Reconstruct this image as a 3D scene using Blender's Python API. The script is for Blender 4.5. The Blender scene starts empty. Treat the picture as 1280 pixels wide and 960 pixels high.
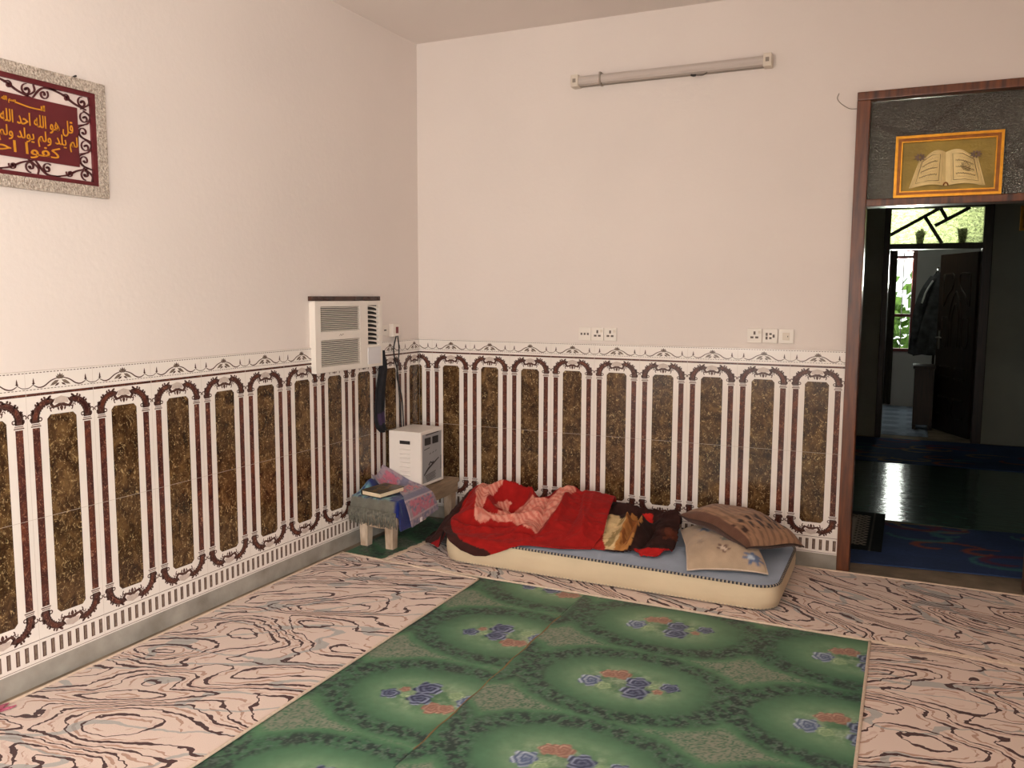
import bpy, bmesh, math, random
import numpy as np
from mathutils import Vector, Matrix
random.seed(7); RNG = np.random.default_rng(7)
C = bpy.context.scene.collection
PI = math.pi

# ------------------------------------------------------------------ helpers
def lin(c):
    c = np.asarray(c, dtype=float) / 255.0
    return np.where(c <= 0.04045, c / 12.92, ((c + 0.055) / 1.055) ** 2.4)
def rgba(c): return tuple(float(v) for v in lin(c)) + (1.0,)

def node(nt, kind, **kw):
    n = nt.nodes.new(kind)
    for k, v in kw.items():
        if k in n.inputs: n.inputs[k].default_value = v
        else: setattr(n, k, v)
    return n

def base_mat(name):
    m = bpy.data.materials.new(name); m.use_nodes = True
    nt = m.node_tree; b = nt.nodes['Principled BSDF']
    return m, nt, b

def mat(name, col, rough=0.6, var=0.08, scale=8.0, bump=0.0, bscale=60.0, metal=0.0, sheen=0.0, spec=0.5, col2=None, stretch=(1, 1, 1), detail=4.0, coat=0.0):
    """Plain procedural surface: a colour with soft noise variation and an optional bump."""
    m, nt, b = base_mat(name)
    tc = node(nt, 'ShaderNodeTexCoord'); mp = node(nt, 'ShaderNodeMapping'); mp.inputs['Scale'].default_value = stretch
    nt.links.new(tc.outputs['Object'], mp.inputs['Vector'])
    nz = node(nt, 'ShaderNodeTexNoise', Scale=scale, Detail=detail); nt.links.new(mp.outputs[0], nz.inputs['Vector'])
    cr = node(nt, 'ShaderNodeValToRGB')
    a = lin(col)
    lo = a * (1 - var) if col2 is None else lin(col2)
    hi = np.minimum(a * (1 + var), 1)
    cr.color_ramp.elements[0].position = 0.3; cr.color_ramp.elements[1].position = 0.7
    cr.color_ramp.elements[0].color = (*lo, 1); cr.color_ramp.elements[1].color = (*hi, 1)
    nt.links.new(nz.outputs['Fac'], cr.inputs[0]); nt.links.new(cr.outputs[0], b.inputs['Base Color'])
    b.inputs['Roughness'].default_value = rough; b.inputs['Metallic'].default_value = metal
    b.inputs['Specular IOR Level'].default_value = spec
    b.inputs['Sheen Weight'].default_value = sheen
    b.inputs['Coat Weight'].default_value = coat
    if bump:
        n2 = node(nt, 'ShaderNodeTexNoise', Scale=bscale, Detail=3.0); nt.links.new(mp.outputs[0], n2.inputs['Vector'])
        bp = node(nt, 'ShaderNodeBump', Strength=bump, Distance=0.01)
        nt.links.new(n2.outputs['Fac'], bp.inputs['Height']); nt.links.new(bp.outputs[0], b.inputs['Normal'])
    return m

def col_mat(name, rough=0.7, bump=0.1, bscale=150.0, sheen=0.0, spec=0.4, var=0.1, vscale=40.0):
    """Surface coloured by the woven / printed pattern stored on its mesh."""
    m, nt, b = base_mat(name)
    at = node(nt, 'ShaderNodeAttribute', attribute_name='pattern')
    tc = node(nt, 'ShaderNodeTexCoord'); nz = node(nt, 'ShaderNodeTexNoise', Scale=vscale, Detail=3.0)
    nt.links.new(tc.outputs['Object'], nz.inputs['Vector'])
    mr = node(nt, 'ShaderNodeMapRange'); mr.inputs['To Min'].default_value = 1 - var; mr.inputs['To Max'].default_value = 1 + var
    mr.inputs['From Min'].default_value = 0.3; mr.inputs['From Max'].default_value = 0.7
    nt.links.new(nz.outputs['Fac'], mr.inputs['Value'])
    mx = node(nt, 'ShaderNodeVectorMath', operation='SCALE')
    nt.links.new(at.outputs['Color'], mx.inputs[0]); nt.links.new(mr.outputs[0], mx.inputs['Scale'])
    nt.links.new(mx.outputs[0], b.inputs['Base Color'])
    b.inputs['Roughness'].default_value = rough; b.inputs['Sheen Weight'].default_value = sheen; b.inputs['Specular IOR Level'].default_value = spec
    n2 = node(nt, 'ShaderNodeTexNoise', Scale=bscale, Detail=3.0); nt.links.new(tc.outputs['Object'], n2.inputs['Vector'])
    bp = node(nt, 'ShaderNodeBump', Strength=bump, Distance=0.01)
    nt.links.new(n2.outputs['Fac'], bp.inputs['Height']); nt.links.new(bp.outputs[0], b.inputs['Normal'])
    return m

class MB:
    """Collects shapes and links them as ONE mesh object."""
    def __init__(s): s.v = []; s.f = []; s.m = []; s.sm = []
    def add(s, vs, fs, mi=0, smooth=False):
        o = len(s.v); s.v += [tuple(float(c) for c in p) for p in vs]
        for f in fs: s.f.append(tuple(o + i for i in f)); s.m.append(mi); s.sm.append(smooth)
    def box(s, a, b, mi=0, bev=0.0):
        x0, y0, z0 = [min(p, q) for p, q in zip(a, b)]; x1, y1, z1 = [max(p, q) for p, q in zip(a, b)]
        e = min(bev, (x1 - x0) * .45, (y1 - y0) * .45, (z1 - z0) * .45)
        if e <= 0:
            vs = [(x, y, z) for x in (x0, x1) for y in (y0, y1) for z in (z0, z1)]
            s.add(vs, [(0, 1, 3, 2), (4, 6, 7, 5), (0, 4, 5, 1), (2, 3, 7, 6), (0, 2, 6, 4), (1, 5, 7, 3)], mi); return
        bm = bmesh.new()
        vv = [bm.verts.new((x, y, z)) for x in (x0, x1) for y in (y0, y1) for z in (z0, z1)]
        for f in [(0, 1, 3, 2), (4, 6, 7, 5), (0, 4, 5, 1), (2, 3, 7, 6), (0, 2, 6, 4), (1, 5, 7, 3)]: bm.faces.new([vv[i] for i in f])
        bmesh.ops.bevel(bm, geom=list(bm.edges), offset=e, segments=2, profile=0.7, affect='EDGES')
        bm.verts.index_update()
        s.add([v.co[:] for v in bm.verts], [[v.index for v in f.verts] for f in bm.faces], mi); bm.free()
    def xbox(s, M, a, b, mi=0, bev=0.0):
        t = MB(); t.box(a, b, mi, bev)
        s.add([(M @ Vector(p))[:] for p in t.v], t.f, mi)
    def tube(s, pts, r, n=8, mi=0, cap=True, smooth=True):
        pts = [Vector(p) for p in pts]; rs = r if isinstance(r, (list, tuple)) else [r] * len(pts)
        vs = []; fs = []; up = None
        for i, p in enumerate(pts):
            t = (pts[min(i + 1, len(pts) - 1)] - pts[max(i - 1, 0)]).normalized()
            if up is None: up = t.orthogonal().normalized()
            up = (up - t * up.dot(t)); up = up.normalized() if up.length > 1e-6 else t.orthogonal().normalized()
            w = t.cross(up)
            for k in range(n):
                a = 2 * PI * k / n; vs.append(p + (up * math.cos(a) + w * math.sin(a)) * rs[i])
        for i in range(len(pts) - 1):
            for k in range(n): fs.append((i * n + k, i * n + (k + 1) % n, (i + 1) * n + (k + 1) % n, (i + 1) * n + k))
        if cap: fs += [tuple(range(n))[::-1], tuple((len(pts) - 1) * n + k for k in range(n))]
        s.add(vs, fs, mi, smooth)
    def grid(s, P, mi=0, smooth=True, close=False):
        P = np.asarray(P); nu, nv = P.shape[:2]
        fs = [(i * nv + j, (i + 1) * nv + j, (i + 1) * nv + j + 1, i * nv + j + 1) for i in range(nu - 1) for j in range(nv - 1)]
        s.add(P.reshape(-1, 3), fs, mi, smooth)
    def prism(s, poly, fn, t0, t1, mi=0):
        """poly of (u, w) pairs; fn(u, w, t) -> point; a solid slab between t0 and t1."""
        n = len(poly)
        vs = [fn(u, w, t0) for u, w in poly] + [fn(u, w, t1) for u, w in poly]
        fs = [tuple(range(n))[::-1], tuple(range(n, 2 * n))] + [(i, (i + 1) % n, n + (i + 1) % n, n + i) for i in range(n)]
        s.add(vs, fs, mi)
    def build(s, name, mats, parent=None, recalc=True):
        me = bpy.data.meshes.new(name); me.from_pydata(s.v, [], s.f)
        for m in (mats if isinstance(mats, (list, tuple)) else [mats]): me.materials.append(m)
        me.polygons.foreach_set('material_index', s.m); me.polygons.foreach_set('use_smooth', s.sm)
        if recalc:
            bm = bmesh.new(); bm.from_mesh(me); bmesh.ops.recalc_face_normals(bm, faces=bm.faces); bm.to_mesh(me); bm.free()
        me.update()
        o = bpy.data.objects.new(name, me); C.objects.link(o)
        if parent is not None:
            o.parent = parent
            o.matrix_parent_inverse = Matrix.Translation(parent.location).inverted() if parent.type == 'EMPTY' else Matrix()
        return o

def tag(o, label=None, cat=None, group=None, kind=None):
    if label: o['label'] = label
    if cat: o['category'] = cat
    if group: o['group'] = group
    if kind: o['kind'] = kind
    return o
def thing(name, loc, label, cat, group=None):
    o = bpy.data.objects.new(name, None); C.objects.link(o); o.location = loc; o.empty_display_size = 0.05
    return tag(o, label, cat, group)
def structure(name, parent=None, loc=(0, 0, 0)):
    o = bpy.data.objects.new(name, None); C.objects.link(o); o.location = loc
    return tag(o, kind='structure')
def paint(o, cols):
    a = o.data.color_attributes.new('pattern', 'FLOAT_COLOR', 'POINT')
    cols = np.asarray(cols, dtype=np.float32); n = len(o.data.vertices)
    buf = np.ones((n, 4), np.float32); buf[:, :3] = cols.reshape(-1, 3)[:n]
    a.data.foreach_set('color', buf.ravel())
def smooth(e0, e1, x):
    t = np.clip((x - e0) / (e1 - e0), 0, 1); return t * t * (3 - 2 * t)
def vnoise(X, Y, seed=0):
    """smooth value noise in 0..1"""
    xi = np.floor(X).astype(int); yi = np.floor(Y).astype(int); fx = X - xi; fy = Y - yi
    fx = fx * fx * (3 - 2 * fx); fy = fy * fy * (3 - 2 * fy)
    def h(i, j):
        n = (i * 374761393 + j * 668265263 + seed * 974711) & 0x7fffffff
        n = ((n ^ (n >> 13)) * 1274126177) & 0x7fffffff
        return ((n ^ (n >> 16)) & 0xffff) / 65535.0
    return (h(xi, yi) * (1 - fx) + h(xi + 1, yi) * fx) * (1 - fy) + (h(xi, yi + 1) * (1 - fx) + h(xi + 1, yi + 1) * fx) * fy
def fbm(X, Y, seed=0, o=4):
    r = 0; a = .5; 
    for k in range(o): r = r + a * vnoise(X * 2 ** k, Y * 2 ** k, seed + k); a *= .5
    return r / (1 - .5 ** o)
def inpoly(X, Y, poly):
    r = np.zeros(X.shape, bool); n = len(poly)
    for i in range(n):
        x0, y0 = poly[i]; x1, y1 = poly[(i + 1) % n]
        if y0 == y1: continue
        c = ((y0 > Y) != (y1 > Y)) & (X < (x1 - x0) * (Y - y0) / (y1 - y0) + x0); r ^= c
    return r
def segdist(X, Y, pts):
    d = np.full(X.shape, 1e9); tt = np.zeros(X.shape); L = len(pts) - 1
    for i in range(L):
        ax, ay = pts[i]; bx, by = pts[i + 1]; dx, dy = bx - ax, by - ay
        t = np.clip(((X - ax) * dx + (Y - ay) * dy) / (dx * dx + dy * dy + 1e-12), 0, 1)
        e = np.hypot(X - ax - t * dx, Y - ay - t * dy); k = e < d
        d = np.where(k, e, d); tt = np.where(k, (i + t) / L, tt)
    return d, tt
def spline(pts, n=8):
    """Catmull-Rom through 2-D or 3-D points"""
    P = [np.asarray(p, float) for p in pts]; P = [2 * P[0] - P[1]] + P + [2 * P[-1] - P[-2]]; out = []
    for i in range(1, len(P) - 2):
        for k in range(n):
            t = k / n; a, b, c, d = P[i - 1:i + 3]
            out.append(.5 * ((2 * b) + (c - a) * t + (2 * a - 5 * b + 4 * c - d) * t * t + (3 * b - a - 3 * c + d) * t ** 3))
    out.append(P[-2]); return out

# ------------------------------------------------------------------ materials
M = {}
M['plaster'] = mat('warm_white_plaster', (222, 212, 205), 0.85, 0.025, 1.3, 0.12, 35)
M['ceiling'] = mat('ceiling_paint', (228, 219, 213), 0.9, 0.02, 1.0, 0.06, 30)
M['concrete'] = mat('grey_concrete', (162, 157, 148), 0.85, 0.12, 6, 0.25, 50, col2=(132, 126, 116))
M['floor'] = mat('dusty_concrete', (140, 124, 104), 0.85, 0.2, 5, 0.25, 40, col2=(100, 88, 74))
M['grout'] = mat('grout', (186, 172, 158), 0.8, 0.1, 20)
M['glaze'] = mat('white_glazed_tile', (232, 224, 216), 0.16, 0.02, 3, spec=0.5)
M['tile_line'] = mat('brown_tile_print', (66, 40, 36), 0.2, 0.3, 60, col2=(92, 66, 58))
M['tile_grey'] = mat('taupe_tile_print', (120, 104, 92), 0.2, 0.3, 60)
M['tile_shell'] = mat('pale_rose_tile_print', (196, 180, 170), 0.2, 0.1, 60)
M['wood'] = mat('brown_varnished_wood', (104, 54, 22), 0.35, 0.3, 5, 0.1, 40, stretch=(8, 8, .8), col2=(58, 28, 14))
M['dark_wood'] = mat('dark_brown_wood', (52, 34, 24), 0.4, 0.3, 5, 0.1, 40, stretch=(8, 8, .8), col2=(32, 20, 14))
M['white_plastic'] = mat('white_plastic', (226, 218, 208), 0.4, 0.03, 4)
M['ivory_plastic'] = mat('ivory_plastic', (212, 200, 184), 0.4, 0.03, 4)
M['white_metal'] = mat('white_enamel', (228, 220, 212), 0.35, 0.03, 3)
M['dark_slot'] = mat('dark_slot', (34, 28, 26), 0.6, 0.1)
M['black_cloth'] = mat('black_cloth', (20, 20, 25), 0.9, 0.2, 30, 0.3, 120, col2=(12, 12, 16))
M['black_rubber'] = mat('black_rubber', (24, 22, 22), 0.5, 0.1)
M['hall_wall'] = mat('grey_green_hall_plaster', (150, 152, 140), 0.85, 0.1, 2, 0.15, 30)
M['far_wall'] = mat('grey_far_plaster', (176, 174, 178), 0.85, 0.05, 2)
M['gold'] = mat('gold_paint', (214, 150, 44), 0.3, 0.15, 30, metal=0.65)
M['gold_dark'] = mat('bronze_gilt', (140, 84, 30), 0.35, 0.2, 30, metal=0.5)

def marble(name, stops, scale, rough, gold=None):
    m, nt, b = base_mat(name)
    tc = node(nt, 'ShaderNodeTexCoord')
    mp = node(nt, 'ShaderNodeMapping'); mp.inputs['Rotation'].default_value = (.5, .5, .4); mp.inputs['Scale'].default_value = (1, 1, .75)
    nt.links.new(tc.outputs['Object'], mp.inputs[0])
    nz = node(nt, 'ShaderNodeTexNoise', Scale=scale, Detail=7.0, Roughness=0.68, Distortion=0.9); nt.links.new(mp.outputs[0], nz.inputs['Vector'])
    cr = node(nt, 'ShaderNodeValToRGB'); els = cr.color_ramp.elements
    for i, (p, c) in enumerate(stops):
        e = els[i] if i < 2 else els.new(p)
        e.position = p; e.color = rgba(c)
    nt.links.new(nz.outputs['Fac'], cr.inputs[0]); src = cr.outputs[0]
    if gold:
        n2 = node(nt, 'ShaderNodeTexNoise', Scale=scale * 4.2, Detail=4.0, Roughness=.6, Distortion=1.6); nt.links.new(mp.outputs[0], n2.inputs['Vector'])
        r2 = node(nt, 'ShaderNodeValToRGB'); r2.color_ramp.elements[0].position = .56; r2.color_ramp.elements[1].position = .70
        nt.links.new(n2.outputs['Fac'], r2.inputs[0])
        mx = node(nt, 'ShaderNodeMix', data_type='RGBA'); mx.inputs['B'].default_value = rgba(gold)
        nt.links.new(r2.outputs[0], mx.inputs['Factor']); nt.links.new(src, mx.inputs['A']); src = mx.outputs['Result']
    nt.links.new(src, b.inputs['Base Color']); b.inputs['Roughness'].default_value = rough
    return m
M['marble_gold'] = marble('brown_gold_marble', [(.28, (30, 18, 12)), (.8, (138, 106, 66)), (.43, (58, 38, 22)), (.53, (84, 60, 36)), (.63, (108, 82, 50))], 16, 0.15, (190, 164, 116))
M['marble_red'] = marble('red_brown_marble', [(.3, (52, 28, 26)), (.8, (136, 84, 58)), (.5, (82, 46, 40)), (.62, (104, 56, 42))], 20, 0.15, (166, 120, 96))

def textured_glass(name, tint, trans, rough, scale, translucent=None):
    m, nt, b = base_mat(name)
    b.inputs['Base Color'].default_value = rgba(tint); b.inputs['Roughness'].default_value = rough
    b.inputs['Transmission Weight'].default_value = trans; b.inputs['IOR'].default_value = 1.45
    tc = node(nt, 'ShaderNodeTexCoord'); mp = node(nt, 'ShaderNodeMapping'); mp.inputs['Scale'].default_value = (1, 1, 1.7); mp.inputs['Rotation'].default_value = (0, .7, 0)
    nt.links.new(tc.outputs['Object'], mp.inputs[0])
    vz = node(nt, 'ShaderNodeTexNoise', Scale=scale, Detail=2.0, Distortion=1.2); nt.links.new(mp.outputs[0], vz.inputs['Vector'])
    bp = node(nt, 'ShaderNodeBump', Strength=1.0, Distance=0.02); nt.links.new(vz.outputs['Fac'], bp.inputs['Height']); nt.links.new(bp.outputs[0], b.inputs['Normal'])
    if translucent:
        t = node(nt, 'ShaderNodeBsdfTranslucent')
        rr = node(nt, 'ShaderNodeValToRGB'); rr.color_ramp.elements[0].position = .40; rr.color_ramp.elements[1].position = .60
        rr.color_ramp.elements[0].color = tuple(.30 * c for c in rgba(translucent[0])[:3]) + (1,); rr.color_ramp.elements[1].color = rgba(translucent[0])
        nt.links.new(vz.outputs['Fac'], rr.inputs[0]); nt.links.new(rr.outputs[0], t.inputs['Color']); nt.links.new(bp.outputs[0], t.inputs['Normal'])
        mx = node(nt, 'ShaderNodeMixShader'); mx.inputs[0].default_value = translucent[1]
        out = nt.nodes['Material Output']
        nt.links.new(b.outputs[0], mx.inputs[1]); nt.links.new(t.outputs[0], mx.inputs[2]); nt.links.new(mx.outputs[0], out.inputs['Surface'])
    return m
M['dark_glass'] = textured_glass('grey_textured_glass', (150, 142, 134), 0.68, 0.16, 62)
M['lit_glass'] = textured_glass('green_textured_glass', (215, 222, 190), 0.9, 0.13, 30, ((232, 240, 190), 0.5))

# ------------------------------------------------------------------ room shell
RX, RY, RZ, DT = 4.06, -8.0, 3.32, 0.2          # right wall, front wall, ceiling, wall thickness
PL = 0.012                                       # plaster sits this far behind the tile face
DX0, DX1, DZ = 2.84, 3.86, 2.72                   # door rough opening in the back wall
HX0, HX1, HY1 = 1.3, 5.6, 5.3                     # hall behind
FX0, FX1, FY0, FY1 = 1.6, 5.0, 5.45, 8.45         # far room
EX0, EX1, EZ = 2.86, 3.93, 2.62                   # far doorway

def wall(name, boxes, m):
    b = MB()
    for a, c in boxes: b.box(a, c)
    o = b.build(name, m); return tag(o, kind='structure')
fl = MB(); fl.box((-.3, RY - .3, -.12), (6, 9, 0)); tag(fl.build('floor', M['floor']), kind='structure')
cl = MB(); cl.box((-.3, RY - .3, RZ), (RX + .3, PL, RZ + .15)); tag(cl.build('ceiling', M['ceiling']), kind='structure')
wl = wall('wall_left', [((-PL - .2, RY, 0), (-PL, PL, RZ))], M['plaster'])
wb = wall('wall_back', [((-PL - .2, PL, 0), (DX0, DT, RZ)), ((DX1, PL, 0), (RX + .2, DT, RZ)), ((DX0, PL, DZ), (DX1, DT, RZ))], M['plaster'])
WY0, WY1, WZ0, WZ1 = -7.4, -5.5, .9, 2.4            # window of the right wall, behind the viewer
wr = wall('wall_right', [((RX, RY, 0), (RX + .2, WY0, RZ)), ((RX, WY1, 0), (RX + .2, PL, RZ)), ((RX, WY0, 0), (RX + .2, WY1, WZ0)), ((RX, WY0, WZ1), (RX + .2, WY1, RZ))], M['plaster'])
UX0, UX1 = .25, 1.75                                  # unseen front wall opening, added to balance the room light
wf = wall('wall_front', [((-PL - .2, RY - .2, 0), (UX0, RY, RZ)), ((UX1, RY - .2, 0), (RX + .2, RY, RZ)), ((UX0, RY - .2, 0), (UX1, RY, WZ0)), ((UX0, RY - .2, WZ1), (UX1, RY, RZ))], M['plaster'])
w3 = structure('fill_window', loc=((UX0 + UX1) / 2, RY - .1, WZ0))
b = MB()
for x in (UX0 + .03, (UX0 + UX1) / 2, UX1 - .03): b.box((x - .03, RY - .13, WZ0), (x + .03, RY - .07, WZ1))
for z in (WZ0 + .03, WZ1 - .03): b.box((UX0, RY - .13, z - .03), (UX1, RY - .07, z + .03))
b.build('window_frame', M['white_metal'], w3)
w1 = structure('window_1', loc=(RX + .1, (WY0 + WY1) / 2, WZ0))
b = MB()
for y in (WY0 + .03, (WY0 + WY1) / 2, WY1 - .03): b.box((RX + .07, y - .03, WZ0), (RX + .13, y + .03, WZ1))
for z in (WZ0 + .03, WZ1 - .03): b.box((RX + .07, WY0, z - .03), (RX + .13, WY1, z + .03))
b.build('window_frame', M['white_metal'], w1)
# skirting of bare concrete under the tiles
b = MB(); b.box((-PL, RY, 0), (-.003, -.003, .089)); tag(b.build('baseboard_left', M['concrete']), kind='structure')
b = MB(); b.box((-PL, .003, 0), (DX0, PL, .089)); tag(b.build('baseboard_back', M['concrete']), kind='structure')

# ------------------------------------------------------------------ tiled dado
ZB, ZT = 0.09, 1.29
def ribbon(pts, w):
    """quads along a 2-D polyline, w a width or one width per point"""
    pts = [np.asarray(p, float) for p in pts]; n = len(pts)
    ws = w if isinstance(w, (list, tuple)) else [w] * n
    L = []; R = []
    for i in range(n):
        t = pts[min(i + 1, n - 1)] - pts[max(i - 1, 0)]; t = t / (np.linalg.norm(t) + 1e-9); nn = np.array([-t[1], t[0]])
        L.append(pts[i] + nn * ws[i] / 2); R.append(pts[i] - nn * ws[i] / 2)
    return [[L[i], R[i], R[i + 1], L[i + 1]] for i in range(n - 1)]
def disc(c, r, n=10, ry=None): return [[(c[0] + r * math.cos(2 * PI * k / n), c[1] + (ry or r) * math.sin(2 * PI * k / n)) for k in range(n)]]
def ring(c, r, w, a0=0, a1=2 * PI, n=10):
    return ribbon([(c[0] + r * math.cos(a0 + (a1 - a0) * k / n), c[1] + r * math.sin(a0 + (a1 - a0) * k / n)) for k in range(n + 1)], w)
def leaf(a, b_, w):
    a = np.asarray(a, float); b_ = np.asarray(b_, float); t = b_ - a; nn = np.array([-t[1], t[0]]) / np.linalg.norm(t)
    return [[a, a + t * .35 + nn * w / 2, a + t * .7 + nn * w * .35, b_, a + t * .7 - nn * w * .35, a + t * .35 - nn * w / 2]]

TW = 0.305; CU = TW / 2; MID = 0.69
GL, GO, RE, LN, GR, SH = range(6)
def tile_shapes():
    S = []                       # (material, polygon) in tile coordinates
    def put(m, polys, mirror=True, flip=True):
        for p in polys:
            S.append((m, p))
            if mirror: S.append((m, [(TW - q[0], q[1]) for q in p]))
            if flip:
                S.append((m, [(q[0], 2 * MID - q[1]) for q in p]))
                if mirror: S.append((m, [(TW - q[0], 2 * MID - q[1]) for q in p]))
    g = .0008
    put(GO, [[(.086, MID + g), (.219, MID + g), (.219, 1.091), (.204, 1.107), (.101, 1.107), (.086, 1.091)]], mirror=False)
    put(RE, [[(.020, MID + g), (.052, MID + g), (.052, 1.060), (.020, 1.060)]])
    put(LN, ribbon([(.014, 1.066), (.058, 1.066)], .004)); put(LN, ribbon([(.018, 1.075), (.054, 1.075)], .003))
    put(SH, ribbon([(.016, 1.0705), (.056, 1.0705)], .004))
    arch = spline([(.034, 1.080), (.035, 1.104), (.046, 1.132), (.066, 1.152), (.092, 1.163), (.112, 1.158)], 4)
    k = len(arch); put(LN, ribbon(arch, [.036 - .014 * i / k for i in range(k)])); put(RE, ribbon(arch[2:-3], [.017 - .008 * i / k for i in range(k - 5)]))
    for t in range(1, k - 2, 2):
        a_ = np.array(arch[t]); tg = np.array(arch[t + 1]) - np.array(arch[t - 1]); tg = tg / np.linalg.norm(tg); nn = np.array([-tg[1], tg[0]])
        put(LN, leaf(a_ + nn * .012, a_ + nn * .024 + tg * .006 * (1 if t % 4 == 1 else -1), .011)); put(LN, leaf(a_ - nn * .010, a_ - nn * .018 - tg * .005, .008))
    put(SH, ribbon([arch[3] + np.array((.002, -.002)), arch[6], arch[9]], .003))
    put(LN, ring((.011, 1.108), .008, .005, -.6, 4.2)); put(LN, ring((.056, 1.093), .007, .005, PI, 3.2 * PI / 1)); put(LN, leaf((.090, 1.160), (.099, 1.184), .012))
    put(LN, leaf((.030, 1.118), (.016, 1.134), .010)); put(LN, leaf((.052, 1.145), (.046, 1.160), .010))
    put(LN, leaf((.106, 1.150), (.124, 1.172), .010))
    put(SH, [[(.120, 1.150), (.185, 1.150), (.180, 1.172), (.1525, 1.180), (.125, 1.172)]], mirror=False)
    put(LN, ribbon(spline([(.104, 1.152), (.116, 1.138), (.134, 1.140), (.1525, 1.148)], 4), [.014, .014, .013, .012, .011, .010, .010, .012, .013, .014, .015, .015, .015]))
    put(LN, ring((.110, 1.127), .008, .005, .3, 4.4)); put(LN, leaf((.1525, 1.142), (.1525, 1.116), .016), mirror=False); put(LN, leaf((.135, 1.136), (.140, 1.119), .009))
    put(LN, ring((.095, 1.136), .006, .004, -1, 3.6))
    # printed border of the upper tile
    n = 20
    for i in range(n):
        u = TW * (i + .15) / n; put(LN, [[(u, 1.2815), (u + .0095, 1.2815), (u + .0095, 1.2845), (u, 1.2845)]], False, False)
        put(LN, [[(u, 1.2145), (u + .0095, 1.2145), (u + .0095, 1.2170), (u, 1.2170)]], False, False)
    put(LN, [[(.001, 1.1895), (TW - .001, 1.1895), (TW - .001, 1.2005), (.001, 1.2005)]], False, False); put(RE, [[(.002, 1.192), (TW - .002, 1.192), (TW - .002, 1.198), (.002, 1.198)]], False, False)
    sw = spline([(0, 1.2225), (.016, 1.2245), (.034, 1.236)], 4); put(LN, ribbon(sw, .003), flip=False)
    sw = spline([(.036, 1.232), (.058, 1.2225), (.082, 1.227), (.112, 1.246), (.1525, 1.259)], 5); k = len(sw)
    put(LN, ribbon(sw, [.0035 + .002 * math.sin(PI * i / (k - 1)) for i in range(k)]), flip=False)
    put(LN, leaf((.035, 1.232), (.035, 1.263), .008), flip=False); put(LN, leaf((.027, 1.240), (.043, 1.240), .006), flip=False)
    for a in (-60, -32, 0, 32, 60):
        r = math.radians(a); put(LN if a % 64 == 0 else GR, leaf((CU + .004 * math.sin(r), 1.250), (CU + .022 * math.sin(r), 1.252 + .024 * math.cos(r)), .010), False, False)
    put(GR, leaf((CU - .006, 1.246), (CU - .046, 1.225), .015), flip=False); put(LN, leaf((CU - .004, 1.234), (CU - .026, 1.222), .008), flip=False)
    # railing print at the foot of the lower tile
    put(LN, [[(.001, .187), (TW - .001, .187), (TW - .001, .1895), (.001, .1895)]], False, False); put(LN, [[(.001, .0965), (TW - .001, .0965), (TW - .001, .0985), (.001, .0985)]], False, False)
    for i in range(8):
        u = TW * (i + .5) / 8; put(LN, [[(u - .0085, .112), (u + .0085, .112), (u + .0085, .175), (u - .0085, .175)]], False, False); put(GR, [[(u - .004, .114), (u + .006, .114), (u + .006, .173), (u - .004, .173)]], False, False)
    return S
SHAPES = tile_shapes()
def clip(poly, u0, u1):
    for lim, sgn in ((u0, 1), (u1, -1)):
        out = []
        for i in range(len(poly)):
            a = poly[i]; c = poly[(i + 1) % len(poly)]; da = (a[0] - lim) * sgn; dc = (c[0] - lim) * sgn
            if da >= 0: out.append(tuple(a))
            if da * dc < 0: t = da / (da - dc); out.append((a[0] + (c[0] - a[0]) * t, a[1] + (c[1] - a[1]) * t))
        poly = out
        if len(poly) < 3: return None
    return poly
def dado(parent, joint, tw, u0, u1, P):
    b = MB()
    b.add([P(u, z, o) for o in (.0005, PL) for u, z in ((u0, ZB), (u1, ZB), (u1, ZT), (u0, ZT))], [(0, 1, 2, 3), (4, 7, 6, 5), (0, 4, 5, 1), (1, 5, 6, 2), (2, 6, 7, 3), (3, 7, 4, 0)], 6)
    k0 = math.floor((u0 - joint) / tw)
    for k in range(k0, k0 + 60):
        a = joint + k * tw
        if a >= u1: break
        for z0, z1 in ((ZB, MID - .0008), (MID + .0008, ZT - .0005)):
            q = clip([(a + .0006, z0), (a + tw - .0006, z0), (a + tw - .0006, z1), (a + .0006, z1)], u0, u1)
            if q: b.add([P(u, z, 0) for u, z in q], [tuple(range(len(q)))], GL)
        lay = {GO: .0003, RE: .0007, LN: .0005, GR: .0007, SH: .0006}
        for m, poly in SHAPES:
            q = clip([(a + p[0] * tw / TW, p[1]) for p in poly], u0, u1)
            if q: b.add([P(u, z, -lay[m]) for u, z in q], [tuple(range(len(q)))], m)
    return b.build('tiled_dado', [M['glaze'], M['marble_gold'], M['marble_red'], M['tile_line'], M['tile_grey'], M['tile_shell'], M['grout']], parent, recalc=False)
dado(wl, -.222 - .306 * 10, .306, -4.9, -.0015, lambda u, z, o: (-o, u, z))
dado(wb, .107, .304, .0015, DX0 - .001, lambda u, z, o: (u, o, z))

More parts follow.
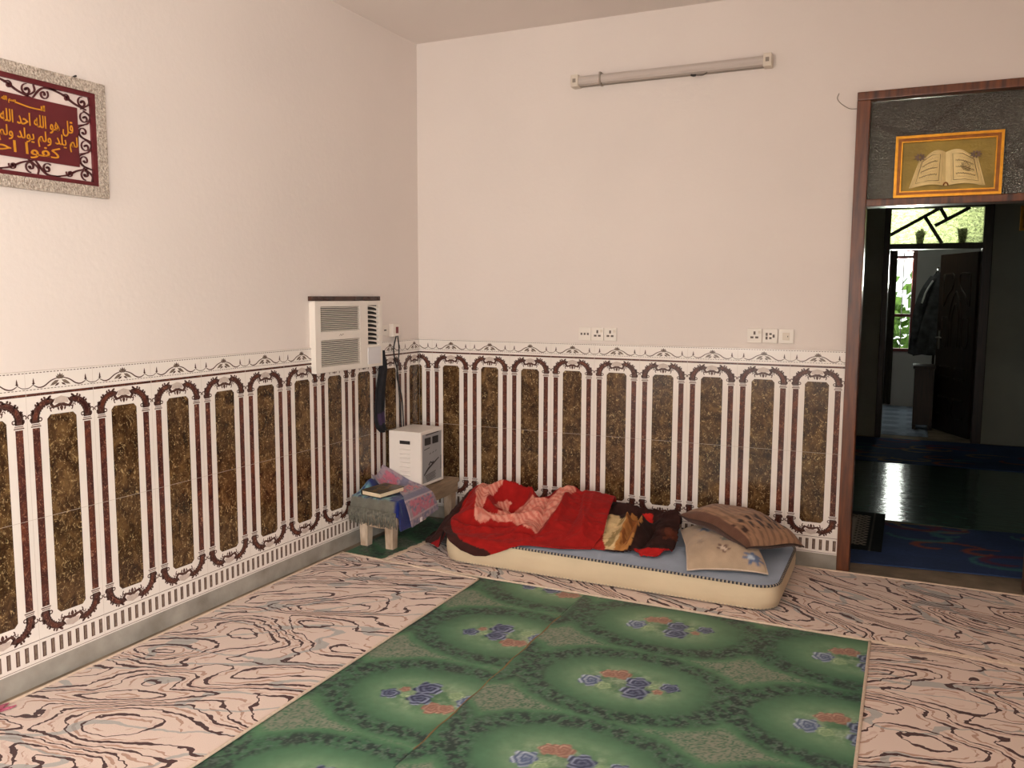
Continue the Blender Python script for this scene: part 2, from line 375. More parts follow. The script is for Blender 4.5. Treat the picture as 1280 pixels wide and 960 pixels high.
# ------------------------------------------------------------------ door frame in the back wall
d1 = structure('door_1', loc=(DX0, .05, 0))
b = MB()
b.box((DX0, -.022, 0), (DX0 + .07, .13, DZ - .045), 0, .006); b.box((DX1 - .07, -.022, 0), (DX1, .13, DZ - .045), 0, .006)
b.box((DX0, -.022, DZ - .045), (DX1, .13, DZ), 0, .006); b.box((DX0 + .07, -.015, 2.098), (DX1 - .07, .12, 2.138), 0, .006)
b.build('door_frame', M['wood'], d1)
b = MB()
for p0, p1 in (((2.93, 2.56), (3.13, 2.46)), ((3.13, 2.46), (3.40, 2.66)), ((3.62, 2.30), (3.78, 2.24)), ((3.30, 2.60), (3.52, 2.20))):
    dd = Vector((p1[0] - p0[0], 0, p1[1] - p0[1])); Mx = Matrix.Translation((p0[0], .085, p0[1])) @ Matrix.Rotation(-math.atan2(dd.z, dd.x), 4, 'Y')
    b.xbox(Mx, (0, -.012, -.018), (dd.length, .012, .018))
b.build('muntin', M['wood'], d1)
b = MB(); b.box((DX0 + .071, .052, 2.139), (DX1 - .071, .060, DZ - .046)); b.build('transom_pane', M['dark_glass'], d1)

# ------------------------------------------------------------------ hall and far room
wall('wall_hall_left', [((HX0 - .2, DT, 0), (HX0, HY1, RZ))], M['hall_wall'])
wall('wall_hall_right', [((HX1, DT, 0), (HX1 + .2, HY1, RZ))], M['hall_wall'])
wall('wall_hall_near', [((RX + .2, PL, 0), (HX1 + .2, DT, RZ)), ((HX0 - .2, DT, 0), (DX0, DT + .01, RZ)), ((DX1, DT, 0), (HX1 + .2, DT + .01, RZ)), ((DX0, DT, DZ), (DX1, DT + .01, RZ))], M['hall_wall'])
wall('wall_hall_far', [((HX0 - .2, HY1, 0), (EX0, FY0, RZ)), ((EX1, HY1, 0), (HX1 + .2, FY0, RZ)), ((EX0, HY1, EZ), (EX1, FY0, RZ))], M['hall_wall'])
cl = MB(); cl.box((HX0 - .2, DT, RZ), (HX1 + .2, FY0, RZ + .15)); tag(cl.build('ceiling_hall', M['hall_wall']), kind='structure')
FZ = 3.0; VX0, VX1, VZ0, VZ1 = 2.15, 3.225, .80, 2.29
wall('wall_far_left', [((FX0 - .2, FY0, 0), (FX0, FY1, FZ))], M['far_wall'])
wall('wall_far_right', [((FX1, FY0, 0), (FX1 + .2, FY1, FZ))], M['far_wall'])
wall('wall_far_back', [((FX0 - .2, FY1, 0), (VX0, FY1 + .2, FZ)), ((VX1, FY1, 0), (FX1 + .2, FY1 + .2, FZ)), ((VX0, FY1, 0), (VX1, FY1 + .2, VZ0)), ((VX0, FY1, VZ1), (VX1, FY1 + .2, FZ))], M['far_wall'])
cl = MB(); cl.box((FX0 - .2, FY0, FZ), (FX1 + .2, FY1 + .2, FZ + .15)); tag(cl.build('ceiling_far', M['far_wall']), kind='structure')
M['red_paint'] = mat('dark_red_window_paint', (104, 34, 38), 0.45, 0.15, 6)
w2 = structure('window_2', loc=((VX0 + VX1) / 2, FY1 + .05, VZ0))
b = MB()
for x in (VX0 + .025, 2.69, VX1 - .025): b.box((x - .025, FY1 - .02, VZ0), (x + .025, FY1 + .08, VZ1))
for z in (VZ0 + .025, 1.33, 2.17, VZ1 - .02): b.box((VX0, FY1 - .015, z - .022), (VX1, FY1 + .07, z + .022))
b.build('window_frame', M['red_paint'], w2)
b = MB()
for i in range(9):
    x = VX0 + .06 + i * .12; b.tube([(x, FY1 + .1, VZ0), (x, FY1 + .1, VZ1)], .006, 6)
b.build('window_bars', M['dark_wood'], w2)

d2 = structure('door_2', loc=(EX0, HY1, 0))
b = MB()
for x0, x1 in ((EX0, EX0 + .065), (EX1 - .095, EX1)): b.box((x0, HY1 - .03, 0), (x1, FY0 + .02, EZ), 0, .008)
b.box((EX0, HY1 - .03, 2.567), (EX1, FY0 + .02, EZ), 0, .008); b.box((EX0 + .06, HY1 - .025, 2.125), (EX1 - .09, FY0, 2.186), 0, .008)
b.build('door_frame', M['dark_wood'], d2)
b = MB()
for p0, p1, w in (((2.92, 2.289), (3.40, 2.567), .018), ((3.267, 2.47), (3.442, 2.187), .018), ((3.70, 2.567), (3.364, 2.378), .018), ((3.412, 2.567), (3.473, 2.455), .018)):
    dd = Vector((p1[0] - p0[0], 0, p1[1] - p0[1])); Mx = Matrix.Translation((p0[0], HY1 + .03, p0[1])) @ Matrix.Rotation(-math.atan2(dd.z, dd.x), 4, 'Y')
    b.xbox(Mx, (0, -.02, -w), (dd.length, .02, w))
b.build('muntin', M['dark_wood'], d2)
b = MB(); b.box((EX0 + .064, HY1 + .045, 2.184), (EX1 - .094, HY1 + .053, 2.569)); b.build('transom_pane', M['lit_glass'], d2)
# the far door leaf, standing open into the far room
LW, LH = .82, 2.10; ang = math.radians(115)
ML = Matrix.Translation((EX1 - .10, FY0 + .03, 0)) @ Matrix.Rotation(ang, 4, 'Z')       # local x runs from the hinge along the leaf
b = MB(); b.xbox(ML, (0, -.02, .012), (LW, .02, LH), 0, .004)
leaf_o = b.build('door_leaf', M['dark_wood'], d2)
b = MB()
def molding(pts):
    for s in (1,):
        b.tube([(ML @ Vector((u, .022 * s, z)))[:] for u, z in spline(pts, 5)], .011, 6)
for mx in (0, 1):
    X = lambda u: LW - u if mx else u
    molding([(X(.12), 1.86), (X(.12), 1.50), (X(.22), 1.62), (X(.33), 1.72), (X(.33), 1.86), (X(.12), 1.86)])
    molding([(X(.12), 1.36), (X(.12), 1.06), (X(.24), 1.04), (X(.24), 1.34), (X(.12), 1.36)])
    molding([(X(.12), .78), (X(.36), .78)]); molding([(X(.12), .66), (X(.36), .66)]); molding([(X(.12), .42), (X(.36), .42)]); molding([(X(.12), .22), (X(.36), .22), (X(.36), .40)])
molding([(.28, 1.02), (.28, 1.40), (.41, 1.66), (.54, 1.40), (.54, 1.02)])
molding([(.34, 1.02), (.34, 1.36), (.41, 1.52), (.48, 1.36), (.48, 1.02)])
b.build('molding', M['dark_wood'], d2)
b = MB(); b.xbox(ML, (LW - .09, .02, .98), (LW - .05, .026, 1.20), 0, .003); b.tube([(ML @ Vector(p))[:] for p in ((LW - .07, .02, 1.12), (LW - .07, .06, 1.12), (LW - .19, .06, 1.12))], .009, 8)
M['steel'] = mat('brushed_steel', (170, 166, 158), 0.3, 0.05, metal=0.9)
b.build('door_handle', M['steel'], d2)

# ------------------------------------------------------------------ floor coverings
def vinyl_paint(X, Y, cxs, y0, py, flip, seed):
    """green printed sheet: oval leaf wreaths on a lattice, a bouquet in each, lace between"""
    n1 = fbm(X * 9, Y * 9, seed); n2 = fbm(X * 48, Y * 48, seed + 9, 3); n3 = fbm(X * 130, Y * 130, seed + 20, 2)
    base = lin((64, 110, 82)); light = lin((124, 160, 124)); deep = lin((44, 92, 62))
    col = base[None, None] * (0.9 + .25 * (n1[..., None] - .5))
    lace = lin((142, 140, 128)); wre = lin((32, 46, 46)); wre2 = lin((104, 120, 112))
    ky = np.round((Y - y0) / py); dy = Y - y0 - ky * py
    px = .86; kx = np.round((X - cxs) / px); dx = X - cxs - kx * px
    wob = (fbm(X * 14, Y * 14, seed + 3) - .5) * .16
    e = np.sqrt((dx / .43) ** 2 + (dy / .29) ** 2) + wob * .6
    inner = np.exp(-((e - .42) / .26) ** 2); col = col * (1 - .55 * inner[..., None]) + light * .55 * inner[..., None]
    band = np.exp(-((e - .97) / .15) ** 4); leafy = np.clip((n2 - .44) * 9, 0, 1) * .85 + .15
    # lace in the spandrels
    sp = smooth(1.14, 1.28, e) * np.clip((np.abs(np.sin(n2 * 22 + n3 * 6)) - .25) * 1.6, 0, 1)
    col = col * (1 - .8 * sp[..., None]) + lace * .8 * sp[..., None]
    halo = np.exp(-((e - 1.17) / .06) ** 2); col = col * (1 - .35 * halo[..., None]) + lin((92, 142, 100)) * .35 * halo[..., None]
    w = band * leafy
    col = col * (1 - .9 * w[..., None]) + wre * .9 * w[..., None]
    tip = band * np.clip((n3 - .58) * 7, 0, 1); col = col * (1 - .6 * tip[..., None]) + wre2 * .6 * tip[..., None]
    # bouquets
    s = (-1 if flip else 1) / 1.16
    bx = dx * s; by = dy * s
    r = np.hypot(bx / .19, by / .12)
    pale = np.exp(-(r / .9) ** 4) * np.clip((fbm(X * 26, Y * 26, seed + 30) - .35) * 3, 0, 1)
    col = col * (1 - .65 * pale[..., None]) + lin((172, 188, 160)) * .65 * pale[..., None]
    lf = np.exp(-(r / .95) ** 6) * np.clip((np.abs(np.sin(fbm(X * 18, Y * 18, seed + 40) * 26)) - .6) * 3, 0, 1)
    col = col * (1 - .55 * lf[..., None]) + lin((84, 124, 84)) * .55 * lf[..., None]
    roses = [(-.150, -.030, .036, 0), (-.045, .055, .052, 0), (-.035, -.022, .046, 0), (.125, .030, .046, 1), (.040, -.060, .040, 2), (.082, -.048, .032, 2), (-.118, .018, .020, 2), (-.095, -.018, .018, 3), (.070, .050, .030, 3)]
    pal = [((40, 52, 86), (152, 164, 192)), ((74, 92, 128), (184, 196, 212)), ((140, 100, 86), (190, 156, 138)), ((120, 150, 112), (176, 194, 156))]
    for rx, ry, rr, k in roses:
        ux = bx - rx; uy = by - ry; d = np.hypot(ux, uy) / rr; th = np.arctan2(uy, ux)
        ed = d - .12 * np.sin(th * 5 + rx * 90) - .06 * np.sin(th * 9)
        a = 1 - smooth(.86, 1.02, ed)
        pet = .5 + .5 * np.sin(15 * d + 1.6 * np.sin(th * 2 + rx * 60) + .9 * np.sin(th * 5 - ry * 80) + th)
        pet = np.clip(pet, 0, 1) ** 1.8 * (.35 + .8 * smooth(.0, .8, d)) * (.72 + .28 * np.sin(th + 2))
        rc = lin(pal[k][0]) * (1 - pet[..., None]) + lin(pal[k][1]) * pet[..., None]
        col = col * (1 - a[..., None]) + rc * a[..., None]
    return col
def sheet(name, x0, x1, y0, y1, step, fn, z, m):
    nx = int((x1 - x0) / step) + 1; ny = int((y1 - y0) / step) + 1
    X, Y = np.meshgrid(np.linspace(x0, x1, nx), np.linspace(y0, y1, ny), indexing='ij')
    P = np.stack([X, Y, np.full_like(X, z)], -1)
    b = MB(); v = P.reshape(-1, 3)
    me = bpy.data.meshes.new(name)
    I, J = np.meshgrid(np.arange(nx - 1), np.arange(ny - 1), indexing='ij'); a = (I * ny + J).ravel()
    quads = np.stack([a, a + ny, a + ny + 1, a + 1], -1)
    # a rim down to the floor gives the sheet its thickness
    rim = np.concatenate([np.arange(nx) * ny, (nx - 1) * ny + np.arange(1, ny), (np.arange(nx - 2, -1, -1)) * ny + ny - 1, np.arange(ny - 2, 0, -1)])
    lo = v[rim].copy(); lo[:, 2] = z - .0035; n0 = len(v); nr = len(rim)
    rq = np.stack([rim, n0 + np.arange(nr), n0 + (np.arange(nr) + 1) % nr, np.roll(rim, -1)], -1)
    faces = np.concatenate([quads, rq]); vv = np.concatenate([v, lo])
    me.vertices.add(len(vv)); me.vertices.foreach_set('co', vv.astype(np.float32).ravel())
    me.loops.add(faces.size); me.loops.foreach_set('vertex_index', faces.ravel().astype(np.int32))
    me.polygons.add(len(faces)); me.polygons.foreach_set('loop_start', np.arange(0, faces.size, 4, dtype=np.int32)); me.polygons.foreach_set('loop_total', np.full(len(faces), 4, np.int32))
    me.materials.append(m); me.update(calc_edges=True); me.validate()
    o = bpy.data.objects.new(name, me); C.objects.link(o)
    col = fn(X, Y).reshape(-1, 3); paint(o, np.concatenate([col, col[rim]])); return o
M['vinyl'] = col_mat('printed_vinyl', 0.48, 0.05, 25, spec=0.4, var=0.06, vscale=30)
SEAM = 1.648
o = sheet('vinyl_floor_sheet', .045, SEAM - .001, -4.3, -.03, .0065, lambda X, Y: vinyl_paint(X, Y, 1.512, -1.705, .69, False, 3), .004, M['vinyl'])
tag(o, 'green flower-printed vinyl sheet left of the rusty seam, running on under the low bench', 'floor sheet')
o = sheet('vinyl_floor_sheet', SEAM + .001, 3.55, -4.3, -.5, .0065, lambda X, Y: vinyl_paint(X, Y, 2.172, -1.935, .665, True, 11), .004, M['vinyl'])
tag(o, 'green flower-printed vinyl sheet right of the rusty seam, in the middle of the room', 'floor sheet')
M['rust_tape'] = mat('worn_brown_tape', (104, 92, 56), 0.6, 0.3, 14, col2=(120, 84, 52))
b = MB(); tp = [(SEAM + .004 * math.sin(i * 1.7), -2.75 + i * .06) for i in range(24)]
for q in ribbon(tp, [.004 + .006 * random.random() for _ in tp]): b.add([(u, w, .0046) for u, w in q] + [(u, w, .0041) for u, w in q], [(0, 1, 2, 3), (4, 7, 6, 5), (0, 4, 5, 1), (2, 6, 7, 3)])
o = b.build('seam_tape', M['rust_tape']); tag(o, 'thin rusty brown line of tape along the seam of the green vinyl', 'tape')

def runner_mat(name, ang, seed, dens_=12.0, tint=(216, 196, 184)):
    m, nt, b = base_mat(name); L = nt.links.new
    tc = node(nt, 'ShaderNodeTexCoord'); mp = node(nt, 'ShaderNodeMapping')
    mp.inputs['Rotation'].default_value = (0, 0, -ang); mp.inputs['Location'].default_value = (seed, seed * .37, 0)
    L(tc.outputs['Object'], mp.inputs[0])
    def M2(op, a=None, c=None, d=None):
        n = node(nt, 'ShaderNodeMath', operation=op)
        for i, v in enumerate((a, c, d)):
            if v is None: continue
            if isinstance(v, (int, float)): n.inputs[i].default_value = v
            else: L(v, n.inputs[i])
        return n.outputs[0]
    # jagged warp of the coordinates, then a stretched height field whose level lines are the veins
    st0 = None
    def field(off):
        nonlocal st0
        o_ = node(nt, 'ShaderNodeVectorMath', operation='ADD'); o_.inputs[1].default_value = (*off, 0); L(mp.outputs[0], o_.inputs[0])
        w = node(nt, 'ShaderNodeTexNoise', Scale=7.0, Detail=3.0, Roughness=.65); L(o_.outputs[0], w.inputs['Vector'])
        sub = node(nt, 'ShaderNodeVectorMath', operation='SUBTRACT'); sub.inputs[1].default_value = (.5, .5, .5); L(w.outputs['Color'], sub.inputs[0])
        scl = node(nt, 'ShaderNodeVectorMath', operation='MULTIPLY'); scl.inputs[1].default_value = (.13, .055, 0); L(sub.outputs[0], scl.inputs[0])
        add = node(nt, 'ShaderNodeVectorMath', operation='ADD'); L(o_.outputs[0], add.inputs[0]); L(scl.outputs[0], add.inputs[1])
        st = node(nt, 'ShaderNodeVectorMath', operation='MULTIPLY'); st.inputs[1].default_value = (1.2, 3.6, 0); L(add.outputs[0], st.inputs[0])
        if st0 is None: st0 = st
        f = node(nt, 'ShaderNodeTexNoise', noise_dimensions='2D', Scale=1.0, Detail=1.0, Roughness=.35, Distortion=.25); L(st.outputs[0], f.inputs['Vector'])
        return M2('MULTIPLY', f.outputs['Fac'], dens_)
    EPS = .004; F = field((0, 0)); FX = field((EPS, 0)); FY = field((0, EPS)); st = st0
    dx_ = M2('SUBTRACT', FX, F); dy_ = M2('SUBTRACT', FY, F)
    grad = M2('DIVIDE', M2('SQRT', M2('ADD', M2('MULTIPLY', dx_, dx_), M2('MULTIPLY', dy_, dy_))), EPS)
    # a second field lets the lines swell and break
    g = node(nt, 'ShaderNodeTexNoise', Scale=5.0, Detail=2.0); L(st.outputs[0], g.inputs['Vector'])
    G = g.outputs['Fac']
    def line(off, width):
        p = M2('PINGPONG', M2('ADD', F, off), .5)                       # 0 at the line
        return M2('LESS_THAN', p, M2('MINIMUM', M2('MULTIPLY', width, M2('MAXIMUM', grad, 2.5)), .17))   # half width in metres, never merging
    base = rgba(tint)
    dark = line(0.0, M2('MINIMUM', M2('MAXIMUM', M2('MULTIPLY_ADD', M2('SUBTRACT', G, .5), .055, .0056), .0026), .017))
    tan = M2('MULTIPLY', line(.45, M2('MINIMUM', M2('MAXIMUM', M2('MULTIPLY_ADD', M2('SUBTRACT', G, .5), -.04, .0028), 0.0), .007)), .75)
    mauve = M2('MULTIPLY', line(.27, M2('MINIMUM', M2('MAXIMUM', M2('MULTIPLY_ADD', M2('SUBTRACT', G, .52), .06, .0014), 0.0), .011)), .55)
    h = node(nt, 'ShaderNodeTexNoise', Scale=1.1, Detail=1.0); mp3 = node(nt, 'ShaderNodeMapping'); mp3.inputs['Location'].default_value = (5, 3, 1); L(st.outputs[0], mp3.inputs[0]); L(mp3.outputs[0], h.inputs['Vector'])
    blue = M2('MULTIPLY', M2('LESS_THAN', M2('PINGPONG', M2('MULTIPLY_ADD', h.outputs['Fac'], 4.0, .2), .5), .055), .7)
    col = None
    def mix(fac, a, c):
        n = node(nt, 'ShaderNodeMix', data_type='RGBA'); L(fac, n.inputs['Factor'])
        if isinstance(a, tuple): n.inputs['A'].default_value = a
        else: L(a, n.inputs['A'])
        n.inputs['B'].default_value = c; return n.outputs['Result']
    s = mix(mauve, base, rgba((196, 164, 150))); s = mix(tan, s, rgba((160, 116, 94))); s = mix(blue, s, rgba((150, 156, 156))); s = mix(dark, s, rgba((66, 34, 32)))
    L(s, b.inputs['Base Color']); b.inputs['Roughness'].default_value = .95; b.inputs['Sheen Weight'].default_value = .15; b.inputs['Specular IOR Level'].default_value = .15
    n2 = node(nt, 'ShaderNodeTexNoise', Scale=220.0, Detail=2.0); L(tc.outputs['Object'], n2.inputs['Vector'])
    bp = node(nt, 'ShaderNodeBump', Strength=.25, Distance=.006); L(n2.outputs['Fac'], bp.inputs['Height']); L(bp.outputs[0], b.inputs['Normal'])
    return m
M['binding'] = mat('cream_carpet_binding', (206, 186, 166), 0.9, 0.1, 60, 0.3, 200)
def runner(name, x0, x1, y0, y1, z0, m, label, fringe=None, skew=0.0):
    root = thing(name, ((x0 + x1) / 2, (y0 + y1) / 2, z0), label, 'carpet', 'veined carpet runners')
    nx = max(2, int((x1 - x0) / .04)); ny = max(2, int((y1 - y0) / .04)); T = .008
    X, Y = np.meshgrid(np.linspace(x0, x1, nx), np.linspace(y0, y1, ny), indexing='ij')
    Yw = Y - skew * (x1 - X) / (x1 - x0) * smooth(y1 - .6, y1, Y) if fringe == 'far' else Y
    Xw = X + (skew * (y1 - Y) / (y1 - y0) * smooth(x0 + .5, x0, X) if fringe == 'left' else 0)
    Z = z0 + T + .0012 * np.sin(X * 9) * np.sin(Y * 7) - .004 * ((X <= x0 + 1e-6) | (X >= x1 - 1e-6) | (Y <= y0 + 1e-6) | (Y >= y1 - 1e-6))
    top = np.stack([Xw, Yw, Z], -1); bot = np.stack([Xw, Yw, np.full_like(Z, z0)], -1)
    b = MB(); b.grid(top); b.grid(bot[::-1])
    for a, c in ((top[0], bot[0]), (top[-1], bot[-1]), (top[:, 0], bot[:, 0]), (top[:, -1], bot[:, -1])): b.grid(np.stack([a, c]))
    b.build('pile', m, root)
    e = MB()
    def edge(line): e.tube([(p[0], p[1], z0 + .006) for p in line[::2]] + [(line[-1][0], line[-1][1], z0 + .006)], .0065, 6)
    edge(top[0]); edge(top[-1])
    if fringe != 'none': edge(top[:, -1]); edge(top[:, 0])
    e.build('binding', M['binding'], root)
    if fringe:
        f = MB()
        line = top[:, -1] if fringe == 'far' else top[0]; d = np.array((0, 1, 0)) if fringe == 'far' else np.array((-1, 0, 0))
        for i in range(170):
            t = (i + random.random()) / 170 * (len(line) - 1); k = min(int(t), len(line) - 2); p = line[k] + (line[k + 1] - line[k]) * (t - k)
            q = p + d * ((.010 + .008 * random.random()) if fringe == 'far' else (.022 + .016 * random.random())) + np.array((random.uniform(-.008, .008), random.uniform(-.008, .008), 0)); 
            f.tube([(p[0], p[1], z0 + .006), ((p[0] + q[0]) / 2, (p[1] + q[1]) / 2, z0 + .009), (q[0], q[1], z0 + .003)], .0022, 4)
        f.build('fringe', M['binding'], root)
    return root
runner('carpet_runner', .05, 1.035, -4.6, -1.075, .0042, runner_mat('vein_carpet_a', math.radians(24), 1.3), 'cream carpet runner with brown wavy veins lying along the foot of the left tiled wall', 'far', -.07)
runner('carpet_runner', .46, 4.03, -1.035, -.045, .0042, runner_mat('vein_carpet_b', math.radians(-28), 6.1, 13.5), 'brown-veined cream carpet runner along the back wall, under the mattress', 'left', -.09)
runner('carpet_runner', 3.065, 4.03, -4.6, -1.05, .0042, runner_mat('vein_carpet_c', math.radians(6), 9.7, 13.0), 'brown-veined cream carpet runner right of the green vinyl, its end butting the doorway runner')
# scrap of magenta cloth in the near corner of the left runner
b = MB()
u = np.linspace(0, 1, 24)
U, V = np.meshgrid(u, u, indexing='ij')
P = np.stack([.05 + .06 * U + .010 * np.sin(V * 7), -3.52 + .34 * V + .02 * np.sin(U * 9), .0185 + .007 * np.sin(U * PI) * np.sin(V * PI) * (.6 + .4 * np.sin(U * 23 + V * 11)) + .002 * np.sin(U * 31) * np.sin(V * 27) * np.sin(U * PI)], -1)
b.grid(P); Q = P.copy(); Q[..., 2] = np.maximum(Q[..., 2] - .006, .0172); b.grid(Q[::-1])
for a, c in ((P[0], Q[0]), (P[-1], Q[-1]), (P[:, 0], Q[:, 0]), (P[:, -1], Q[:, -1])): b.grid(np.stack([a, c]))
M['magenta'] = mat('magenta_floral_cloth', (206, 96, 130), 0.9, 0.2, 30, 0.2, 150, col2=(120, 16, 44), sheen=.2)
o = b.build('scarf', M['magenta']); tag(o, 'crumpled magenta patterned cloth in the near left corner, against the tiled wall', 'cloth')

# ------------------------------------------------------------------ hall and far-room contents
def hall_blue(seed):
    def fn(X, Y):
        n = fbm(X * 5, Y * 5, seed); col = lin((54, 72, 112))[None, None] * (.75 + .5 * n[..., None])
        r2 = np.random.default_rng(seed)
        for k in range(26):
            cx = r2.uniform(2.5, 4.8); cy = r2.uniform(Y.min(), Y.max()); a = r2.uniform(.09, .24); rot = r2.uniform(0, PI); c = [(150, 84, 66), (110, 52, 76), (72, 120, 126), (140, 120, 96)][k % 4]
            pts = []
            for i in range(22):
                t = i / 21 * 4.6; r = a * (1 - t / 6); pts.append((cx + 1.4 * r * math.cos(t + rot), cy + .8 * r * math.sin(t + rot)))
            d, tt = segdist(X, Y, pts); w = .012 + .02 * np.sin(tt * PI); m_ = 1 - smooth(w * .6, w, d)
            col = col * (1 - .8 * m_[..., None]) + lin(c) * .8 * m_[..., None]
        return col
    return fn
M['hall_carpet'] = col_mat('swirl_carpet', 0.9, 0.2, 200, spec=.2)
M['hall_vinyl'] = mat('green_hall_vinyl', (70, 104, 92), 0.12, 0.35, 7, 0.22, 9, col2=(40, 66, 64), spec=.5, stretch=(1, 2.2, 1))
b = MB(); b.box((1.5, 1.35, .001), (5.5, 3.75, .004)); o = b.build('vinyl_floor_sheet', M['hall_vinyl']); tag(o, 'glossy green vinyl sheet on the dark hall floor beyond the doorway, mirroring the window', 'floor sheet')
def rotated_sheet(name, x0, x1, y0, y1, rot, z, fn, label):
    o = sheet(name, x0, x1, y0, y1, .02, fn, z, M['hall_carpet']); me = o.data
    cx, cy = (x0 + x1) / 2, (y0 + y1) / 2; me.transform(Matrix.Translation((cx, cy, 0)) @ Matrix.Rotation(rot, 4, 'Z') @ Matrix.Translation((-cx, -cy, 0))); tag(o, label, 'carpet'); return o
rotated_sheet('hall_carpet', 2.2, 5.0, .27, 1.31, math.radians(7), .0085, hall_blue(5), 'blue swirl-patterned carpet just inside the doorway')
rotated_sheet('hall_carpet', 1.7, 5.2, 3.68, 5.2, math.radians(1), .0085, hall_blue(8), 'dark blue carpet at the far end of the hall, before the inner door')
def mat_paint(X, Y):
    col = np.broadcast_to(lin((26, 30, 34)), X.shape + (3,)).copy()
    u = (X - 2.55) / .52; v = (Y - .47) / 1.02
    i1 = ((u > .18) & (u < .82) & (v > .10) & (v < .90)); col[i1] = lin((150, 146, 136)); tt = np.sin(X * 150) * np.sin(Y * 90) > .2; col[i1 & tt] = lin((44, 46, 50))
    i2 = ((u > .36) & (u < .64) & (v > .2) & (v < .8)); col[i2] = lin((172, 170, 162)); b2 = ((u > .12) & (u < .15)) | ((u > .85) & (u < .88)); col[b2] = lin((90, 88, 84)); return col
o = sheet('prayer_mat', 2.55, 3.07, .47, 1.49, .01, mat_paint, .0132, M['hall_carpet']); tag(o, 'small black and grey bordered mat lying on the blue hall carpet by the door jamb', 'mat')
def far_paint(X, Y):
    n = fbm(X * 6, Y * 6, 4); t = np.abs(np.sin(X * 11)) * np.abs(np.sin(Y * 7)); c = lin((150, 164, 186))[None, None] * (.8 + .35 * n[..., None]); k = (t > .5)[..., None]; return np.where(k, c * .72, c)
o = sheet('pale_carpet', 2.3, 3.42, 5.5, 8.4, .03, far_paint, .004, M['hall_carpet']); tag(o, 'pale blue-grey carpet on the sunlit floor of the far room', 'carpet')
def curtain(name, x0, x1, y, z0, z1, m, label, cat, amp=.03, waves=9):
    b = MB(); n = 90; U = np.linspace(0, 1, n); Z = np.linspace(z0, z1, 12)
    for s in (0, .006):
        P = np.array([[(x0 + (x1 - x0) * u, y + s + amp * math.sin(u * waves * 2 * PI) * (1 - .3 * (z - z0) / (z1 - z0)), z) for z in Z] for u in U]); b.grid(P if s else P[::-1])
    o = b.build(name, m); return tag(o, label, cat)
M['dark_curtain'] = mat('dark_brown_curtain', (46, 38, 32), 0.95, 0.2, 10)
curtain('curtain', 2.10, 2.965, 8.33, .03, 2.45, M['dark_curtain'], 'dark curtain half drawn over the far room window', 'curtain')
M['coat'] = mat('dark_grey_garment', (58, 58, 64), 0.9, 0.2, 12, 0.3, 80, col2=(30, 30, 34))
co = thing('coat', (3.42, 6.6, 1.85), 'dark grey garment hanging beside the open inner door in the far room', 'clothing')
b = MB()
n = 40; Zs = np.linspace(0, 1, 16); P = []
for i in range(n):
    a = 2 * PI * i / n; row = []
    for t in Zs:
        z = 1.90 - 1.02 * t; r = .03 + .16 * min(1, t * 1.6) ** .7 + .03 * t; w = 1 + .16 * math.sin(a * 6 + t * 3) * t
        row.append((3.46 + r * w * math.cos(a) - .05 * t, 6.62 + .6 * r * w * math.sin(a), z + .02 * math.sin(a * 3)))
    P.append(row)
P.append(P[0]); b.grid(np.array(P)); b.build('body', M['coat'], co)
b = MB()
for s, q in ((-1, .34), (1, .2)): b.tube(spline([(3.46 + s * .05, 6.6, 1.84), (3.45 + s * .14, 6.55, 1.62), (3.44 + s * .19, 6.55, 1.3), (3.43 + s * q * .55, 6.56, 1.05)], 5), [.045 + .02 * math.sin(i / 15 * PI) for i in range(16)], 10)
b.build('sleeve', M['coat'], co)
M['pale_trim'] = mat('pale_grey_trim', (170, 170, 176), 0.8, 0.1)
b = MB(); b.tube(spline([(3.40, 6.50, 1.80), (3.33, 6.46, 1.66), (3.29, 6.46, 1.52)], 6), .012, 6); b.build('piping', M['pale_trim'], co)
ca = thing('coat_stand', (3.46, 6.86, 0), 'dark wooden post stand that carries the grey garment behind the inner door', 'stand')
b = MB(); b.tube([(3.46, 6.86, .03), (3.46, 6.86, 1.98)], .016, 8); b.build('pole', M['dark_wood'], ca)
b = MB(); b.box((3.28, 6.70, .006), (3.62, 7.02, .05), 0, .01); b.build('base', M['dark_wood'], ca)
b = MB()
b.tube(spline([(3.46, 6.86, 1.94), (3.46, 6.75, 1.95), (3.46, 6.64, 1.93), (3.46, 6.62, 1.95)], 5), .007, 6)
b.build('hook', M['steel'], ca)
ch = thing('chest', (3.42, 6.2, .0045), 'low dark brown chest standing beneath the hanging garment', 'chest')
b = MB(); b.box((3.25, 6.05, .06), (3.46, 6.44, .74), 0, .008); b.build('body', M['dark_wood'], ch); b = MB(); b.box((3.23, 6.03, .74), (3.475, 6.46, .775), 0, .006); b.build('lid', M['dark_wood'], ch)
for x in (3.27, 3.44):
    for y in (6.07, 6.42):
        b = MB(); b.box((x - .02, y - .02, .0045), (x + .02, y + .02, .06)); b.build('leg', M['dark_wood'], ch)
M['terracotta'] = mat('dark_pot', (60, 46, 36), 0.7, 0.2, 8); M['leaf_dark'] = mat('dark_green_leaf', (44, 58, 30), 0.7, 0.3, 20)
